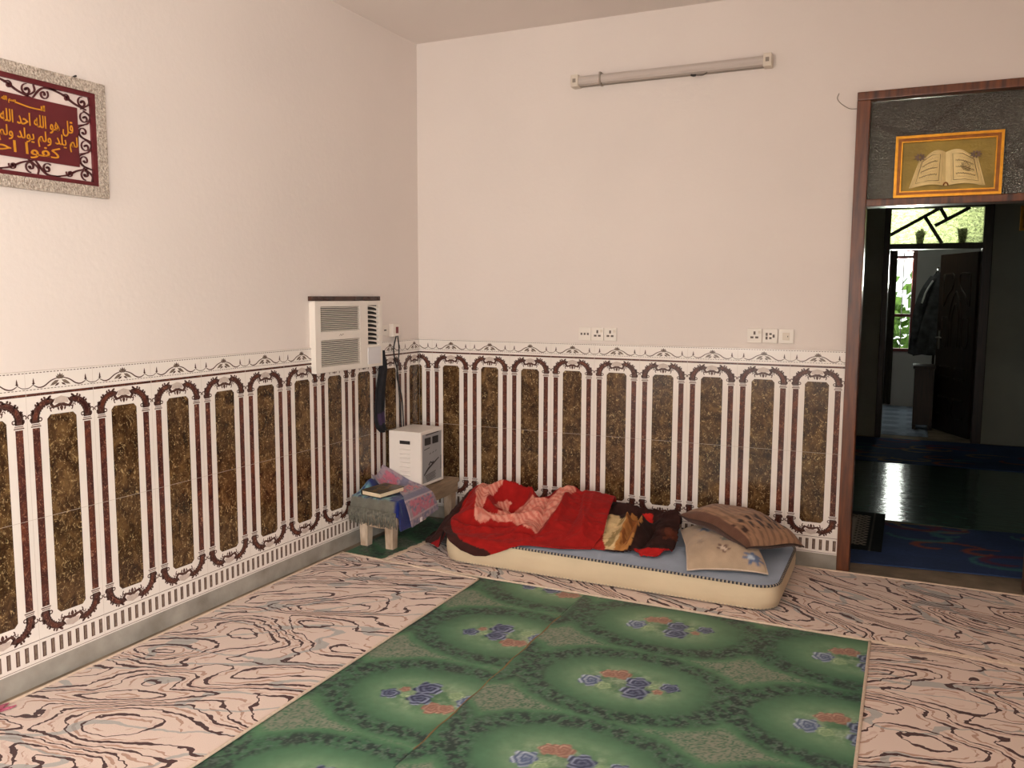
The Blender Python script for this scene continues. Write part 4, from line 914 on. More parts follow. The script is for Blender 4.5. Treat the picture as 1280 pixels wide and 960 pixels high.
flat_prism(b, ribbon(spline([(.36, .36), (.44, .41), (.50, .385), (.56, .41)], 4), .026), SP, 0, .001)
b.build('panel_logo', M['dark_slot'], fp); b = MB()
for k in range(5): flat_prism(b, ribbon([(.20 + .02 * k, .18 - .028 * k), (.66 - .03 * (k % 2), .225 - .028 * k)], .010), SP, 0, .001)
for k in range(3): flat_prism(b, ribbon([(.40 + .12 * k, .555 + .012 * k), (.46 + .12 * k, .58 + .012 * k)], .008), SP, 0, .001)
for u in (.88, .93): flat_prism(b, ribbon([(u, .22), (u, .48)], .008), SP, 0, .001)
b.build('panel_print', M['dark_slot'], fp)
b = MB(); b.box((SX0 + .085, SY0 - .0015, SZ1 - .085), (SX0 + .165, SY0 + .004, SZ1 - .062), 0, .001); b.build('hand_slot', M['dark_slot'], sb)
b = MB()
for i in range(8):
    z = SZ1 - .118 - i * .029; b.prism([(SY0 - .0055, z), (SY0 + .001, z + .007), (SY0 + .001, z - .007)], lambda y, zz, t: (t, y, zz), SX0 + .085, SX0 + .165)
b.build('vent', M['white_metal'], sb)
for x in (SX0 + .025, SX1 - .025):
    for y in (SY0 + .025, SY1 - .025):
        b = MB(); b.tube([(x, y, BH + .0004), (x, y, SZ0 + .002)], .012, 10); b.build('foot', M['black_rubber'], sb)

# blue rug draped over the near end of the bench
M['rug'] = col_mat('woven_rug', 0.95, 0.35, 260, sheen=.2, spec=.1)
def rug_z(X, Y):
    fx = smooth(.372, .405, X); fy = smooth(-.868, -.900, Y)
    z = BH + .010 + .006 * (fbm(X * 14, Y * 14, 3) - .4) + .075 * np.exp(-((X - .055) / .035) ** 2) * np.exp(-((Y + .70) / .09) ** 2)
    lo = .165 + .05 * smooth(-.70, -.56, Y) ; zf = .255 - .03 * X
    return z * (1 - np.maximum(fx, fy)) + np.where(fx > fy, lo, zf) * np.maximum(fx, fy) + .006 * np.sin(X * 70) * fy
def rug_col(X, Y):
    n = fbm(X * 30, Y * 30, 8); n2 = fbm(X * 55, Y * 18, 12); col = lin((26, 38, 104))[None, None] * (.6 + .75 * n[..., None])
    d = Y + .90 - .02 * np.sin(X * 12); tz = smooth(.17, .11, d) * smooth(.36, .26, X + .3 * n - .15); k = np.clip((n2 - .34) * 6, 0, 1) * tz; col = col * (1 - k[..., None]) + lin((128, 176, 176)) * k[..., None]
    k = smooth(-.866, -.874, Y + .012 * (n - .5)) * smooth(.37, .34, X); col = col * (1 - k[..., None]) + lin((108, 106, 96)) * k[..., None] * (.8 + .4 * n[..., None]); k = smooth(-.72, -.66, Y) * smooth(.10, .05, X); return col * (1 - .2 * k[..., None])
def draped(name, x0, x1, y0, y1, step, zf, cf, m, parent=None, thick=.006, outline=None):
    nx = int((x1 - x0) / step) + 1; ny = int((y1 - y0) / step) + 1
    X, Y = np.meshgrid(np.linspace(x0, x1, nx), np.linspace(y0, y1, ny), indexing='ij'); Z = zf(X, Y)
    idx = -np.ones((nx, ny), int); keep = np.ones((nx - 1, ny - 1), bool)
    if outline is not None:
        keep = inpoly((X[:-1, :-1] + X[1:, 1:]) / 2, (Y[:-1, :-1] + Y[1:, 1:]) / 2, outline)
    use = np.zeros((nx, ny), bool); use[:-1, :-1] |= keep; use[1:, :-1] |= keep; use[1:, 1:] |= keep; use[:-1, 1:] |= keep
    idx[use] = np.arange(use.sum()); V = np.stack([X[use], Y[use], Z[use]], -1)
    gx = np.gradient(Z, axis=0) / step; gy = np.gradient(Z, axis=1) / step; N = np.stack([-gx, -gy, np.ones_like(Z)], -1); N /= np.linalg.norm(N, axis=-1, keepdims=True)
    V2 = V - N[use] * thick; V2[:, 2] = np.minimum(V2[:, 2], V[:, 2] - .001); nv = len(V)
    i, j = np.nonzero(keep); q = np.stack([idx[i, j], idx[i + 1, j], idx[i + 1, j + 1], idx[i, j + 1]], -1)
    edges = {}
    for f in q.tolist():
        for a, c in zip(f, f[1:] + f[:1]): edges[(a, c)] = 1
    side = [(c, a, nv + a, nv + c) for a, c in edges if (c, a) not in edges]
    me = bpy.data.meshes.new(name); me.from_pydata(np.concatenate([V, V2]).tolist(), [], q.tolist() + (q[:, ::-1] + nv).tolist() + side)
    me.materials.append(m); me.polygons.foreach_set('use_smooth', [True] * len(me.polygons)); me.update()
    o = bpy.data.objects.new(name, me); C.objects.link(o)
    if parent: o.parent = parent; o.matrix_parent_inverse = Matrix.Translation(parent.location).inverted()
    c = cf(X, Y)[use]; paint(o, np.concatenate([c, c])); return o
rg = thing('prayer_rug', (.2, -.72, BH), 'blue rug with a grey fringed edge draped over the near end of the bench', 'rug')
draped('weave', .030, .41, -.905, -.515, .006, rug_z, rug_col, M['rug'], rg)
b = MB()
for i in range(90):
    x = .03 + .345 * i / 89; z1 = .262 - .03 * x; b.tube([(x, -.904, z1 + .02), (x + random.uniform(-.004, .004), -.910, z1 - .025), (x + random.uniform(-.010, .010), -.908, z1 - .06 - .03 * random.random())], .0028, 4)
b.build('fringe', mat('grey_green_fringe', (116, 114, 102), 0.95, 0.2, 60, col2=(84, 82, 74)), rg)
# folded pink-grey mat slung across
T_ = [(.026, -.520, .475), (.14, -.514, .425), (.24, -.514, .385), (.335, -.514, .362), (.400, -.500, .322), (.418, -.485, .265), (.428, -.470, .205)]
B_ = [(.030, -.655, .436), (.13, -.675, .368), (.23, -.69, .360), (.33, -.76, .362), (.402, -.825, .322), (.422, -.815, .245), (.432, -.800, .165)]
n1, n2 = 49, 25; ts = spline(T_, 8); bs = spline(B_, 8)
G = np.array([[np.asarray(ts[i]) * (1 - v) + np.asarray(bs[i]) * v for v in np.linspace(0, 1, n2)] for i in range(n1)])
for i in range(n1):
    for j in range(n2):
        v = j / (n2 - 1); x = G[i, j, 0]
        if x < .36: G[i, j, 2] = max(BH + .029, G[i, j, 2] - .035 * math.sin(PI * v) * (1 if x < .34 else .2))
GB = G.copy(); nrm = np.zeros_like(G); nrm[..., 2] = -1; nrm[G[..., 0] > .372] = (-.8, 0, -.5); GB += nrm * .009
b = MB(); b.grid(G); b.grid(GB[::-1]); 
for a, c in ((G[0], GB[0]), (G[-1], GB[-1]), (G[:, 0], GB[:, 0]), (G[:, -1], GB[:, -1])): b.grid(np.stack([a, c]))
fm = thing('folded_mat', (.3, -.65, BH), 'pink and grey patterned mat slung over the bench and leaning against the stabilizer', 'mat')
o = b.build('weave', M['rug'], fm, recalc=False)
I, J = np.meshgrid(np.linspace(0, 1, n1), np.linspace(0, 1, n2), indexing='ij'); n_ = fbm(I * 40, J * 22, 3); seg = np.zeros(I.shape + (3,)); seg[:] = lin((150, 132, 140))
for a, c, cc in ((.05, .22, (168, 96, 112)), (.34, .52, (176, 102, 112)), (.66, .88, (172, 100, 116))):
    k = ((I > a) & (I < c) & (J > .12) & (J < .88) & (n_ > .42))[..., None]; seg = np.where(k, lin(cc) * (.8 + .5 * n_[..., None]), seg)
k = ((n_ < .36) | ((I > .88) & (n_ < .5)) | ((I > .24) & (I < .32)) | ((I > .55) & (I < .63)))[..., None]; seg = np.where(k, lin((112, 108, 128)), seg); seg = np.where((((I > .885) & (I < .9)) | ((I > .64) & (I < .655)))[..., None], lin((178, 158, 160)), seg)
allc = np.concatenate([seg.reshape(-1, 3), seg[::-1].reshape(-1, 3)] + [seg[0]] * 2 + [seg[-1]] * 2 + [seg[:, 0]] * 2 + [seg[:, -1]] * 2); paint(o, allc)
b = MB(); b.box((.4340, -.715, .178), (.4365, -.690, .206)); b.build('tag', mat('white_tag', (236, 230, 228), 0.7, 0.02), fm)
# book on top
M['book_cover'] = mat('dark_green_gilt_cover', (52, 46, 30), 0.4, 0.5, 25, col2=(26, 26, 22)); M['book_gilt'] = mat('dull_gilt', (128, 100, 44), 0.4, 0.2, 30, metal=.3); M['paper'] = mat('book_paper', (226, 208, 176), 0.8, 0.06, 60, stretch=(1, 1, 12))
Mb = Matrix.Translation((.200, -.775, BH + .0225)) @ Matrix.Rotation(math.radians(-12), 4, 'Z') @ Matrix.Rotation(math.radians(2.0), 4, 'X')
bo = thing('book', (.200, -.775, BH + .02), 'closed dark green hardback book with gilt ornament, lying on the blue rug', 'book')
b = MB(); b.xbox(Mb, (-.078, -.102, .004), (.080, .102, .028)); b.build('pages', M['paper'], bo)
b = MB(); b.xbox(Mb, (-.084, -.106, 0), (.084, .106, .004), 0, .0015); b.xbox(Mb, (-.084, -.106, .028), (.084, .106, .032), 0, .0015); b.xbox(Mb, (-.087, -.106, 0), (-.081, .106, .032), 0, .0015); cv = b.build('cover', M['book_cover'], bo)
b = MB(); BP = lambda u, w, d: (Mb @ Vector((u, w, .0321 + d)))[:]
flat_prism(b, ribbon([(-.072, -.094), (.072, -.094), (.072, .094), (-.072, .094), (-.072, -.094)], .006) + ring((0, 0), .034, .007, n=18) + ring((0, 0), .022, .005, n=14) + leaf((0, .045), (0, .085), .03) + leaf((0, -.045), (0, -.085), .03), BP, 0, .0008); b.build('gilt_ornament', M['book_gilt'], cv)

# ------------------------------------------------------------------ mattress, pillows, bedding
# shape of the bedding: heights in metres over the room's floor plan
MX0, MX1, MY0, MY1 = .68, 2.625, -.885, -.035
def mat_h(X): return .150 - .022 * np.clip((X - MX0) / (MX1 - MX0), 0, 1)
def bed_support(X, Y):
    ins = smooth(.575, .655, X) * smooth(-.96, -.905, Y)
    return .016 + (mat_h(X) + .010) * ins
def fold_sum(X, Y, folds):
    z = np.zeros(X.shape)
    for pts, amp, w in folds:
        d, t = segdist(X, Y, pts); z = z + 1.35 * amp * (.55 * np.exp(-(d / w) ** 2) + .6 * np.exp(-d / (w * .55))) * (1 - .6 * np.abs(2 * t - 1) ** 2)
    return z
RED_FOLDS = [
    ([(.74, -.36), (.80, -.28), (.90, -.24), (1.0, -.26), (1.04, -.33)], .075, .036),   # the arch near the peak
    ([(.74, -.36), (.78, -.46), (.86, -.52)], .03, .035), ([(.84, -.38), (.92, -.36), (.98, -.40)], -.075, .04),
    ([(.66, -.30), (.70, -.45), (.74, -.56)], .03, .03), ([(.60, -.30), (.60, -.45), (.64, -.60)], -.03, .03),
    ([(.72, -.60), (.90, -.62), (1.08, -.58), (1.22, -.52)], .030, .035), ([(.74, -.70), (.95, -.70), (1.15, -.68)], -.022, .03),
    ([(.84, -.82), (.94, -.74), (1.06, -.70), (1.2, -.70)], .022, .025), ([(1.0, -.86), (1.12, -.80), (1.26, -.78)], .018, .02), ([(1.04, -.78), (1.18, -.75), (1.3, -.76)], -.015, .018),
    ([(1.24, -.24), (1.30, -.45), (1.34, -.70)], .016, .03), ([(1.34, -.22), (1.40, -.45), (1.42, -.74)], -.014, .03), ([(1.42, -.22), (1.47, -.45), (1.50, -.70)], .014, .03),
    ([(1.02, -.48), (1.12, -.40), (1.22, -.34)], .022, .02), ([(.98, -.42), (1.08, -.34), (1.18, -.28)], .02, .018), ([(1.06, -.54), (1.18, -.47), (1.28, -.40)], .018, .018), ([(.92, -.52), (1.0, -.46), (1.1, -.37)], -.018, .018),
    ([(.82, -.56), (.92, -.50), (.98, -.47)], .016, .016), ([(1.10, -.22), (1.22, -.26), (1.30, -.22)], .02, .025),
    ([(1.12, -.24), (1.16, -.40), (1.22, -.62), (1.24, -.78)], -.030, .03), ([(1.28, -.26), (1.30, -.50), (1.28, -.72)], .026, .025), ([(1.36, -.24), (1.44, -.50), (1.52, -.70)], .02, .022), ([(.70, -.66), (.80, -.62), (.92, -.66)], .028, .025), ([(.66, -.72), (.80, -.78), (.95, -.76)], .02, .022),
    ([(.52, -.25), (.48, -.45), (.50, -.62)], .022, .03), ([(.45, -.3), (.42, -.5)], -.02, .025)]
BRN_FOLDS = [
    ([(1.66, -.30), (1.70, -.45), (1.72, -.66)], .045, .035), ([(1.78, -.34), (1.79, -.48), (1.78, -.68)], .055, .035), ([(1.74, -.44), (1.74, -.6), (1.73, -.70)], -.035, .02),
    ([(1.58, -.26), (1.72, -.24), (1.86, -.20)], .03, .035), ([(1.62, -.34), (1.74, -.33), (1.84, -.28)], -.03, .03), ([(1.86, -.26), (1.94, -.22), (2.0, -.24)], .035, .05),
    ([(1.88, -.50), (1.96, -.46), (2.04, -.40)], .025, .025), ([(1.88, -.60), (1.97, -.55), (2.04, -.48)], .025, .022), ([(1.90, -.42), (1.97, -.38)], -.025, .025), ([(1.86, -.70), (1.94, -.68), (2.02, -.60)], .022, .03), ([(1.85, -.34), (1.86, -.5), (1.85, -.66)], -.03, .022)]
def red_z(X, Y):
    S = bed_support(X, Y)
    Zr = np.interp(X, [.33, .38, .44, .50, .56, .61, .70, .78, .86, .95, 1.05, 1.2, 1.35, 1.5, 1.66], [.016, .03, .08, .19, .31, .355, .355, .325, .285, .26, .29, .355, .368, .365, .34])
    yr = np.interp(X, [.35, .6, .75, .95, 1.2, 1.5], [-.34, -.27, -.25, -.27, -.23, -.21])
    yh = np.interp(X, [.33, .45, .6, .72, .85, 1.15, 1.3, 1.43, 1.6], [-.62, -.72, -.80, -.90, -.93, -.93, -.86, -.84, -.76])
    t = np.clip((yr - Y) / (yr - yh), 0, 1)
    p = np.interp(X, [.5, .7, .95, 1.2, 1.5], [1.5, 1.0, .9, 1.25, 1.5])
    f = np.where(Y < yr, (1 - t ** p), np.exp(-((Y - yr) / .10) ** 2))
    z = S + np.maximum(Zr - S, 0) * f
    live = smooth(0, .06, t + (Y >= yr) * .3)
    z = z + fold_sum(X, Y, RED_FOLDS) * (.35 + .65 * np.minimum(1, f * 2.2)) + .022 * (fbm(X * 8 + 3, Y * 8, 2) - .5) + .014 * (np.abs(fbm(X * 13 - Y * 6, Y * 17, 5) - .5) * 2 - .3)
    return np.maximum(z, S + .010)
def brn_z(X, Y):
    S = bed_support(X, Y)
    Zr = np.interp(X, [1.36, 1.5, 1.58, 1.68, 1.8, 1.9, 1.98, 2.04, 2.08], [.31, .32, .315, .275, .262, .27, .245, .20, .15])
    yr = np.interp(X, [1.4, 1.7, 2.05], [-.2, -.2, -.22]); yh = np.interp(X, [1.4, 1.6, 1.8, 1.9, 2.0, 2.08], [-.70, -.74, -.73, -.78, -.72, -.45])
    t = np.clip((yr - Y) / (yr - yh), 0, 1); f = np.where(Y < yr, 1 - t ** 1.5, np.exp(-((Y - yr) / .11) ** 2))
    z = S + np.maximum(Zr - S, 0) * f + fold_sum(X, Y, BRN_FOLDS) * (.35 + .65 * np.minimum(1, f * 2.2)) + .024 * (fbm(X * 9, Y * 9, 12) - .5) + .016 * (np.abs(fbm(X * 15, Y * 15, 15) - .5) * 2 - .3)
    z = np.where(X < 1.63, np.minimum(z, red_z(X, Y) - .006 - .012 * smooth(1.63, 1.58, X)), z)
    return np.maximum(z, S + .006)
RED_OUT = [(.40, -.07), (1.0, -.07), (1.53, -.06), (1.545, -.20), (1.575, -.40), (1.615, -.62), (1.59, -.75), (1.43, -.83), (1.25, -.855), (1.14, -.915), (.98, -.926), (.86, -.926), (.76, -.90), (.68, -.80), (.60, -.76), (.50, -.71), (.40, -.60), (.35, -.42), (.36, -.15)]
BRN_OUT = [(1.44, -.07), (1.9, -.08), (1.95, -.12), (1.975, -.22), (1.985, -.35), (2.02, -.50), (2.02, -.60), (1.95, -.735), (1.88, -.755), (1.83, -.70), (1.72, -.735), (1.62, -.74), (1.50, -.73), (1.42, -.6)]
M['mat_side'] = mat('cream_mattress_side', (204, 186, 156), 0.8, 0.06, 4, 0.1, 90); M['mat_top'] = mat('pale_blue_mattress_cover', (152, 166, 186), 0.85, 0.08, 6, 0.25, 40, sheen=.1)
M['cord_dark'] = mat('navy_piping', (44, 48, 62), 0.7, 0.1); M['cord_pale'] = mat('pale_piping', (180, 168, 148), 0.7, 0.1)
mt = thing('mattress', ((MX0 + MX1) / 2, (MY0 + MY1) / 2, .0125), 'thin cream-sided mattress with a pale blue top and dotted piping, lying on the carpet', 'mattress')
def rrect(inset, r=.12, n=10, m=26):
    x0, x1, y0, y1 = MX0 + inset, MX1 - inset, MY0 + inset, MY1 - inset; r = max(.02, r - inset); pts = []
    for cx, cy, a in ((x1 - r, y1 - r, 0), (x0 + r, y1 - r, PI / 2), (x0 + r, y0 + r, PI), (x1 - r, y0 + r, 1.5 * PI)):
        for i in range(n + 1): t = a + PI / 2 * i / n; pts.append((cx + r * math.cos(t), cy + r * math.sin(t)))
    return pts
def dens(pts, step=.02):
    out = []
    for i in range(len(pts)):
        a = np.array(pts[i]); c = np.array(pts[(i + 1) % len(pts)]); k = max(1, int(np.linalg.norm(c - a) / step))
        for j in range(k): out.append(tuple(a + (c - a) * j / k))
    return out
base = dens(rrect(0)); nb = len(base)
def skew_y(x, y): return y - .022 * (x - MX0) / (MX1 - MX0)
def ringpts(off, zf):
    cx, cy = (MX0 + MX1) / 2, (MY0 + MY1) / 2; out = []
    for x, y in base:
        dx = -off * np.sign(x - cx) * min(1, abs(x - cx) / .9) ; dy = -off * np.sign(y - cy) * min(1, abs(y - cy) / .4); X_ = x + dx; Y_ = y + dy; out.append((X_, skew_y(X_, Y_), zf(X_)))
    return out
zb0 = .021; prof = [(.012, 0.0), (.003, .08), (-.004, .3), (-.006, .55), (-.003, .8), (.006, .96)]
R = np.array([ringpts(o_, lambda X, h=h: zb0 + (mat_h(X)) * h) for o_, h in prof]); R = np.concatenate([R, R[:, :1]], 1)
b = MB(); b.grid(R); b.add([tuple(p) for p in R[0, :-1]], [tuple(range(nb))[::-1]]); b.build('side_band', M['mat_side'], mt)
b = MB(); rings = []
for o_ in (.006, .02, .05, .10, .17, .25, .33, .41):
    rr = []
    for x, y in dens(rrect(0)):
        cx, cy = (MX0 + MX1) / 2, (MY0 + MY1) / 2; ex, ey = (MX1 - MX0) / 2, (MY1 - MY0) / 2; k = 1 - o_ / ey
        X_ = cx + (x - cx) * (1 - o_ / ex); Y_ = cy + (y - cy) * k; z = zb0 + mat_h(X_) * .96 + .004 * (1 - math.exp(-o_ / .05)) + .0025 * math.sin(X_ * 42) * math.sin(Y_ * 38) * min(1, o_ / .05); rr.append((X_, skew_y(X_, Y_), float(z)))
    rings.append(rr + rr[:1])
b.grid(np.array(rings)); b.add([p for p in rings[-1][:-1]], [tuple(range(nb))]); b.build('top_cover', M['mat_top'], mt)
for off, h, r_ in ((.004, .965, .0075), (.010, .03, .006)):
    b = MB(); loop = ringpts(off - (.004 if h > .5 else .0), lambda X: zb0 + mat_h(X) * h); loop = loop + [loop[0]]
    fine = []
    for i in range(len(loop) - 1):
        a = np.array(loop[i]); c = np.array(loop[i + 1]); k = max(1, int(round(np.linalg.norm(c - a) / .010)))
        for j in range(k): fine.append(a + (c - a) * j / k)
    for i in range(0, len(fine), 2):
        b.tube([fine[i], fine[(i + 1) % len(fine)]], r_ * 1.0, 6, 0); b.tube([fine[(i + 1) % len(fine)], fine[(i + 2) % len(fine)]], r_ * .9, 6, 1)
    b.build('piping', [M['cord_dark'], M['cord_pale']] if h > .5 else [M['cord_pale'], M['mat_side']], mt)

def pillow(name, Mx, hx, hy, T, ctop, cbot, label, seam_m, bot_name='underside', wave=.012, sag=None):
    t = thing(name, Mx.translation[:], label, 'pillow'); n = 46; U = np.linspace(-1, 1, n)
    I, J = np.meshgrid(U, U, indexing='ij')
    pin = 1 - .055 * (1 - np.abs(J)) ** 1.0 * np.abs(I) ** 6; pin2 = 1 - .055 * (1 - np.abs(I)) * np.abs(J) ** 6
    X = I * hx * pin; Y = J * hy * pin2
    th = T * np.clip((1 - np.abs(I) ** 3.2) * (1 - np.abs(J) ** 3.2), 0, 1) ** .55
    wr = .010 * (fbm((I + 2) * 4, (J + 2) * 4, int(hx * 1000)) - .5) * 2 * np.clip(th / T, 0, 1); edge = wave * np.sin(I * 5 + J * 4) * 1.0
    for nm, s, cf in (('cover', 1, ctop), (bot_name, -1, cbot)):
        Z = edge + s * th * (.55 if s > 0 else .45) + (wr if s > 0 else wr * .5) + s * .0015
        if sag is not None: Z = Z + sag(I, J) * 1.0
        P = np.stack([X, Y, Z], -1); P = np.array([[(Mx @ Vector(q))[:] for q in r] for r in P]); b = MB(); b.grid(P if s > 0 else P[::-1]); o = b.build(nm, M['pillow'], t, recalc=False); c = cf(I, J); paint(o, c if s > 0 else c[::-1])
    e = MB(); per = [(i, -1) for i in U[:-1]] + [(1, j) for j in U[:-1]] + [(i, 1) for i in U[::-1][:-1]] + [(-1, j) for j in U[::-1][:-1]]; per.append(per[0]); pts = []
    for i, j in per:
        x = i * hx * (1 - .055 * (1 - abs(j)) * abs(i) ** 6); y = j * hy * (1 - .055 * (1 - abs(i)) * abs(j) ** 6); z = wave * math.sin(i * 5 + j * 4) + (float(sag(np.array(i), np.array(j))) if sag is not None else 0); pts.append((Mx @ Vector((x, y, z)))[:])
    e.tube(pts, .0042, 6); e.build('seam', seam_m, t); return t
M['pillow'] = col_mat('pillow_fabric', 0.9, 0.3, 120, sheen=.15, spec=.15, var=.08, vscale=12)
def beige(I, J):
    n = fbm(I * 5 + 9, J * 5 + 9, 31); col = lin((176, 154, 130))[None, None] * (.88 + .24 * n[..., None])
    def blob(cx, cy, rx, ry, c, k=5, sd=0):
        nonlocal col
        u = (I - cx) / rx; v = (J - cy) / ry; th = np.arctan2(v, u); d = np.hypot(u, v) + .25 * np.sin(th * k + sd); a = (1 - smooth(.7, 1.0, d))[..., None]; col = col * (1 - a) + lin(c) * a * (.8 + .4 * n[..., None]) + 0
    blob(-.05, -.62, .17, .13, (112, 84, 72)); blob(-.05, -.62, .10, .07, (214, 196, 176), 6); blob(.68, -.80, .26, .13, (92, 108, 140), 7); blob(.62, -.80, .10, .05, (184, 196, 208), 5); blob(.02, -.25, .12, .08, (112, 116, 108), 4); blob(.55, -.45, .10, .07, (120, 126, 122), 5); blob(-.62, -.35, .10, .08, (150, 132, 116), 5); blob(-.4, .3, .2, .14, (100, 112, 136), 6); blob(.3, .4, .18, .14, (116, 90, 78), 5)
    return col
def brown_top(I, J):
    n = fbm(I * 8 + 9, J * 8 + 9, 41); col = lin((158, 120, 92))[None, None] * (.75 + .5 * n[..., None])
    st = np.sin((J * 5 + .5 * n) * 3.0) ** 2; col = col * (1 - .35 * (st > .75)[..., None]); band = np.exp(-((I - .52) / .20) ** 2); sp = np.sin(I * 15 + 3 * n) * np.sin(J * 22 + 2) > .25; col = np.where((sp & (band > .3))[..., None], lin((60, 38, 30)), col)
    k = (J < -.86)[..., None]; return np.where(k, lin((96, 66, 52)) * (.8 + .4 * n[..., None]), col)
def brown_bot(I, J): n = fbm(I * 4 + 9, J * 4 + 9, 51); return lin((82, 56, 48))[None, None] * (.85 + .3 * n[..., None])
Mp = Matrix.Translation((2.268, -.500, .216)) @ Matrix.Rotation(math.radians(17), 4, 'Z')
pillow('pillow', Mp, .205, .315, .105, beige, beige, 'beige flower-printed pillow lying flat on the mattress, beneath the brown one', M['binding'], sag=lambda I, J: -.042 * np.abs(J) ** 3 * (J < 0) - .012 * np.abs(I) ** 3, wave=.0)
Mp = Matrix.Translation((2.345, -.330, .303)) @ Matrix.Rotation(math.radians(-31), 4, 'Z') @ Matrix.Rotation(math.radians(-5), 4, 'X') @ Matrix.Rotation(math.radians(3), 4, 'Y')
pillow('pillow', Mp, .255, .245, .14, brown_top, brown_bot, 'dark brown pillow with a tan patterned upper face, resting on the beige pillow', mat('dark_brown_seam', (60, 40, 34), 0.8, 0.1), sag=lambda I, J: -.05 * np.maximum(I, 0) ** 2 - .03 * np.maximum(J, 0) ** 2 + .0 * I, wave=.006)

M['fleece_red'] = col_mat('red_fleece', 0.85, 0.25, 160, sheen=.03, spec=.15, var=.1, vscale=25); M['fleece_brown'] = col_mat('brown_fleece', 0.85, 0.25, 160, sheen=.02, spec=.15, var=.12, vscale=25)
PINK1 = [(0.788, -0.654), (0.846, -0.68), (0.91, -0.655), (1.032, -0.627), (1.151, -0.712), (1.232, -0.721), (1.237, -0.684), (1.248, -0.614), (1.279, -0.462), (1.275, -0.414), (1.308, -0.267), (1.269, -0.19), (1.187, -0.25), (1.033, -0.317), (0.941, -0.312), (0.88, -0.365), (0.89, -0.537), (0.829, -0.571), (0.783, -0.546), (0.778, -0.482), (0.769, -0.407), (0.794, -0.317), (.82, -.24), (.78, -.19), (.68, -.19), (.635, -.24), (.63, -.30), (.65, -.38), (.68, -.44), (.72, -.5), (.745, -.57)]
PINK2 = [(0.833, -0.466), (0.81, -0.374), (0.847, -0.319), (0.883, -0.31), (0.868, -0.351), (0.86, -0.453)]
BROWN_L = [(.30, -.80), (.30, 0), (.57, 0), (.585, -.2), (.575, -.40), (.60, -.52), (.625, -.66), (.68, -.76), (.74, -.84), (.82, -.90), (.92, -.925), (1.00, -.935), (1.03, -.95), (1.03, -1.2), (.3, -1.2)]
MAUVE = [(0.728, -0.614), (0.777, -0.664), (0.818, -0.679), (0.791, -0.712), (0.737, -0.695), (0.678, -0.596)]
def red_col(X, Y):
    n = fbm(X * 22, Y * 22, 61); ws = .012 * (fbm(X * 40, Y * 40, 63) - .5); Xw, Yw = X + ws, Y - ws
    col = lin((150, 23, 20))[None, None] * (.8 + .4 * n[..., None])
    st = np.abs(np.sin((X * .55 + Y * 1.0) * 95 + 9 * fbm(X * 9, Y * 9, 66))); pk = lin((208, 142, 124)) * (1 - .55 * (st > .72)[..., None]) + lin((176, 66, 52)) * .55 * (st > .72)[..., None]
    m_ = inpoly(Xw, Yw, PINK1) | inpoly(Xw, Yw, PINK2); col = np.where(m_[..., None], pk * (.85 + .3 * n[..., None]), col)
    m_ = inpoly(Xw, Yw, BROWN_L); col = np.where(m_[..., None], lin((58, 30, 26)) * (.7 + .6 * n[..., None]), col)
    d, _ = segdist(X, Y, [(.50, -.74), (.58, -.72), (.60, -.66)]); col = np.where((d < .035)[..., None], lin((150, 24, 28)), col); return col
CREAM = [(1.521, -0.597), (1.529, -0.481), (1.562, -0.386), (1.617, -0.368), (1.667, -0.43), (1.692, -0.431), (1.712, -0.553), (1.705, -0.719), (1.664, -0.723), (1.595, -0.595), (1.55, -0.567)]
TAN = [(1.684, -0.407), (1.683, -0.29), (1.72, -0.295), (1.80, -.45), (1.792, -0.594), (1.79, -0.706), (1.705, -0.719), (1.707, -0.61), (1.699, -0.498)]
RED1 = [(1.40, -.55), (1.584, -0.565), (1.664, -0.723), (1.66, -.80), (1.40, -.80)]; RED2 = [(1.743, -0.258), (1.804, -0.24), (1.812, -0.301), (1.755, -0.313)]; RED3 = [(1.823, -0.677), (1.91, -0.691), (1.983, -0.654), (2.06, -0.55), (1.99, -0.80), (1.86, -0.83)]; RUST = [(1.899, -0.419), (1.996, -0.349), (2.034, -0.385), (2.02, -0.518), (1.951, -0.574)]
def brn_col(X, Y):
    n = fbm(X * 22, Y * 22, 71); ws = .014 * (fbm(X * 40, Y * 40, 73) - .5); Xw, Yw = X + ws, Y + ws; col = lin((46, 25, 22))[None, None] * (.6 + .8 * n[..., None])
    for poly, c, c2 in ((RED1, (160, 34, 28), None), (CREAM, (206, 178, 132), (150, 128, 86)), (TAN, (178, 122, 66), (140, 86, 44)), (RED2, (178, 36, 30), None), (RED3, (168, 28, 26), None), (RUST, (84, 42, 28), (54, 28, 22))):
        m_ = inpoly(Xw, Yw, poly); cc = lin(c) * (.8 + .4 * n[..., None]); 
        if c2: cc = np.where((fbm(X * 30, Y * 14, 77) > .55)[..., None], lin(c2), cc)
        col = np.where(m_[..., None], cc, col)
    return col
